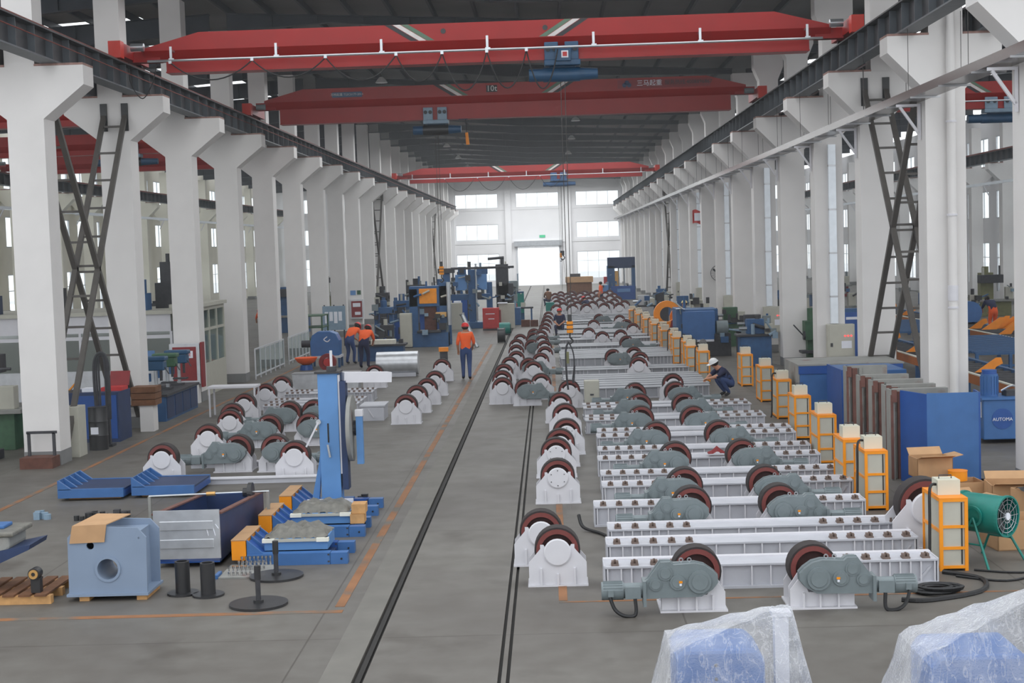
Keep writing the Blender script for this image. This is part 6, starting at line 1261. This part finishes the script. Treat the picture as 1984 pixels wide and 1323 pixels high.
def person(x, y, pose, rz, label, shirt, legs, helmet, z=0.0):
    P = {k: Vector(v) for k, v in POSE[pose].items()}
    names = list(P); V = [P[n] for n in names]; idx = {n: i for i, n in enumerate(names)}
    rad = [RAD[n] if n in RAD and isinstance(RAD[n], tuple) else (RAD[n[1]],)*2 for n in names]
    E = [('pel','spi'),('spi','che'),('che','nec'),('nec','hb'),('hb','ht')]+[('che',s+'s') for s in 'lr']+[(s+'s',s+'e') for s in 'lr']+[(s+'e',s+'w') for s in 'lr']+[('pel',s+'h') for s in 'lr']+[(s+'h',s+'k') for s in 'lr']+[(s+'k',s+'a') for s in 'lr']+[(s+'a',s+'t') for s in 'lr']
    seg = {'pel':0}; mt = {}
    for a, c in E: mt[(a,c)] = 2 if c in ('hb','ht','nec') or c[1:] == 'w' else (3 if c[1:] == 't' else (1 if c[1:] in ('h','k','a') and c != 'che' and len(c) == 2 else 0))
    edges = [(idx[a], idx[c]) for a, c in E]; mats = [mt[e] for e in E]
    fwd = (P['ht']-P['hb']); up = fwd.normalized(); f = Vector((0,1,0)); f = (f-up*f.dot(up)).normalized()
    hc = (P['hb']+P['ht'])*0.5
    def addv(p, r, parent, m): V.append(p); rad.append((r,r)); edges.append((parent, len(V)-1)); mats.append(m); return len(V)-1
    addv(hc+f*0.115-up*0.005, .016, idx['ht'], 2)                       # nose
    for s in (-1,1): addv(hc+Vector((s*0.098,0,0)), .018, idx['ht'], 2) # ears
    for s in 'lr':                                                      # palm, four fingers and a thumb
        w_, e_ = P[s+'w'], P[s+'e']; d = (w_-e_).normalized(); side = d.cross(Vector((0,0,1))); side = (side if side.length > .1 else Vector((1,0,0))).normalized(); sg = -1 if s == 'l' else 1
        pm = addv(w_+d*0.065, .03, idx[s+'w'], 2); dn = d.cross(side)
        for i, ln in enumerate((.07,.08,.075,.06)):
            b0 = w_+d*0.1+side*(0.027-0.018*i); k1 = addv(b0, .0095, pm, 2); k2 = addv(b0+d*ln*0.55+dn*0.012, .009, k1, 2); addv(b0+d*ln*0.85+dn*0.035, .008, k2, 2)
        k1 = addv(w_+d*0.05+side*0.042, .012, pm, 2); addv(w_+d*0.095+side*0.06+dn*0.02, .01, k1, 2)
    me = bpy.data.meshes.new('skeleton'); me.from_pydata(V, edges, []); ob = bpy.data.objects.new('tmp', me); COL.objects.link(ob)
    ob.modifiers.new('skin', 'SKIN'); sv = me.skin_vertices[0].data
    for i, r in enumerate(rad): sv[i].radius = r
    for i in range(len(V)): sv[i].use_root = (i == 0)
    sub = ob.modifiers.new('sub', 'SUBSURF'); sub.levels = 1; sub.render_levels = 1
    dg = bpy.context.evaluated_depsgraph_get(); bm = bpy.data.meshes.new_from_object(ob.evaluated_get(dg)); bpy.data.objects.remove(ob)
    bm.name = 'body'; bm.materials.clear()
    for m in (shirt, legs, 'skin', 'shoe'): bm.materials.append(M[m])
    segs = [(V[a], V[c], m) for (a, c), m in zip(edges, mats)]
    mi = []; KEY = {(i, j): (a, c) for (i, j), (a, c) in zip(edges, E)}; E0 = len(E)
    for p in bm.polygons:
        c = p.center; best = 9; bmn = 0
        for si, (a, q, m) in enumerate(segs):
            ab = q-a; t_ = max(0, min(1, (c-a).dot(ab)/max(1e-9, ab.length_squared))); d_ = (c-(a+ab*t_)).length
            if si < E0 and E[si] == ('pel','spi') and t_ < 0.3: m = 1
            if si < E0 and E[si] == ('che','nec') and t_ < 0.8: m = 0
            if si < E0 and E[si][0] in ('le','re') and t_ < 0.08: m = 0
            if d_ < best: best = d_; bmn = m
        mi.append(bmn)
    bm.polygons.foreach_set('material_index', mi); bm.polygons.foreach_set('use_smooth', [True]*len(mi)); bm.update()
    t = thing('person', label, 'person', (x, y, z), rz); inst('body', bm, t)
    # hair / helmet fitted to the tilted head
    q = up.to_track_quat('Z', 'Y').to_matrix() if False else Matrix((f.cross(up), f, up)).transposed(); rot = q.to_euler()
    if helmet:
        h = MB().lathe([(0.0,0.135),(0.012,0.132),(0.012,0.116),(0.06,0.108),(0.1,0.075),(0.118,0.03),(0.12,0.001)], (0,0,0), 'z', 18).build('helmet', M[helmet], t, smooth=50, loc=hc+up*0.035, rot=rot)
        MB().prism([(-0.1,0.09),(0.1,0.09),(0.07,0.185),(-0.07,0.185)], 0.0, 0.012, 'xy').build('helmet_peak', M[helmet], h)
    MB().lathe([(-0.06,0.001),(-0.06,0.07),(-0.02,0.104),(0.04,0.108),(0.09,0.075),(0.108,0.02)], (0,-0.018,0), 'z', 16).build('hair', M['hair'], t, smooth=60, loc=hc, rot=rot)
    for s in (-1,1): MB().lathe([(-0.008,0.001),(-0.004,0.011),(0.004,0.011),(0.008,0.001)], (s*0.035,0.093,0.012), 'y', 8).build('eye', M['hair'], t, loc=hc, rot=rot)
    MB().box(-0.022,0.022,0.085,0.097,-0.052,-0.044).build('mouth', M['red_dark'], t, loc=hc, rot=rot)
    return t
person(-2.66,45.6,'walk',0.05,'worker in orange shirt, blue trousers and red helmet walking away down the aisle','shirt_orange','jeans','helmet_red')
person(-7.3,53.3,'bend',-0.5,'worker in orange shirt and red helmet bending over the long workbench','shirt_orange','jeans','helmet_red')
person(-6.55,51.3,'bend',-0.2,'second orange-shirted worker stooping with back turned beside the workbench','shirt_orange','navy','helmet_red')
person(0.42,66.6,'sit',math.pi-0.1,'worker in dark overalls and red helmet sitting among the packed beams','navy','navy','helmet_red',z=0.0)
person(3.25,93.5,'walk',1.3,'distant worker in orange shirt standing among the far rollers','shirt_orange','navy',None)
person(2.35,88.2,'crouch',0.9,'crouching dark-clothed worker among the far rollers','navy','navy','helmet_red')
person(-2.0,103.5,'crouch',1.57,'dark crouching figure in front of the bright far doorway','navy','navy',None)
person(-0.1,100.0,'sit',0.3,'seated figure in dull brown beside the far doorway','wood_dark','navy',None)
person(4.62,38.5,'crouch',1.9,'worker in white helmet crouching beside the yellow cabinets','navy','jeans','helmet_white')
person(5.3,58.2,'walk',2.9,'worker in yellow helmet standing behind the big blue lathe','hoist_grey','navy','helmet_yellow')
person(17.9,60.0,'bend',0.2,'worker in orange trousers bending in the right bay by the lattice brace','navy','shirt_orange',None)
person(-13.9,71.0,'bend',0.6,'orange-shirted worker bending in the left side bay','shirt_orange','jeans','helmet_red')

# ================================================================ plastic-wrapped blue machines in the foreground
import bmesh
def hull_film(pts, seed, sub=3, amp=0.016):
    bm = bmesh.new()
    for p in pts: bm.verts.new(p)
    r = bmesh.ops.convex_hull(bm, input=bm.verts)
    bmesh.ops.delete(bm, geom=[v for v in bm.verts if not v.link_faces], context='VERTS')
    for f in [f for f in bm.faces if f.normal.z < -0.7]: bm.faces.remove(f)
    bmesh.ops.subdivide_edges(bm, edges=bm.edges[:], cuts=13, use_grid_fill=True)
    bm.normal_update(); q = random.Random(seed); ph = [q.uniform(0,6) for _ in range(6)]
    for v in bm.verts:
        n = v.normal; c = v.co
        w_ = math.sin(c.x*23+c.z*9+ph[0])*0.45+math.sin(c.y*19-c.z*14+ph[1])*0.4+math.sin(c.x*47-c.z*31+ph[2])*0.25+q.uniform(-.25,.25)
        a_ = math.atan2(c.y-0.25, c.x-0.1); fold = abs(math.sin(a_*4.5+c.z*2.2+ph[3]))**0.35-0.75
        v.co = c+n*(amp*(w_*0.7+fold*2.2*min(1.0, max(0.15, 1.5-c.z))))
    me = bpy.data.meshes.new('plastic_cover'); bm.to_mesh(me); bm.free(); me.materials.append(M['plastic_film'])
    me.polygons.foreach_set('use_smooth', [True]*len(me.polygons)); return me
t = thing('wrapped_machine', 'blue machine with a white post under clear bubble wrap, left one in the foreground', 'machine', (1.15,10.3,0))
MB().prism([(-0.33,0.0),(0.3,0.0),(0.3,1.08),(0.22,1.16),(-0.28,1.16),(-0.33,1.1)], 0.0, 0.6).build('machine_body', M['blue_covered'], t, bevel=0.03); MB().box(0.4,0.5,0.2,0.3,0,1.36).build('white_post', M['stand_white'], t); MB().box(0.38,0.52,0.18,0.32,1.34,1.37).build('post_cap', M['stand_white'], t)
MB().box(-0.4,0.7,-0.1,0.7,0,0.1).build('machine_base', M['blue_mid'], t)
for i in range(4): MB().cyl((-0.05,-0.012,0.75+0.1*i),(-0.05,0.0,0.75+0.1*i),0.012,n=8).build('cover_screw', M['dark_iron'], t)
pts = [(-0.36,-0.03,1.14),(-0.28,-0.03,1.19),(0.25,-0.03,1.19),(-0.36,0.63,1.14),(0.3,0.63,1.19),(0.38,0.17,1.39),(0.52,0.17,1.4),(0.52,0.33,1.4),(0.38,0.33,1.39),(-0.62,-0.3,0.0),(0.84,-0.3,0.0),(0.84,0.95,0.0),(-0.62,0.95,0.0)]
inst('plastic_cover', hull_film(pts, 1), t)
t = thing('wrapped_machine', 'blue machine under clear bubble wrap, right one at the photo edge', 'machine', (2.85,9.8,0))
MB().prism([(-0.36,0.0),(0.28,0.0),(0.28,1.22),(-0.3,1.22),(-0.36,1.14)], 0.0, 0.6).build('machine_body', M['blue_covered'], t, bevel=0.03); MB().box(0.5,0.6,0.2,0.3,0,1.6).build('white_post', M['stand_white'], t); MB().box(-0.4,0.9,-0.1,0.7,0,0.1).build('machine_base', M['blue_mid'], t)
pts = [(-0.42,-0.03,1.2),(-0.34,-0.03,1.26),(-0.34,0.63,1.26),(-0.42,0.63,1.2),(0.48,0.17,1.62),(0.62,0.17,1.64),(0.62,0.33,1.64),(0.48,0.33,1.62),(-0.76,-0.3,0.0),(1.3,-0.3,0.0),(1.3,0.95,0.0),(-0.76,0.95,0.0)]
inst('plastic_cover', hull_film(pts, 2), t)
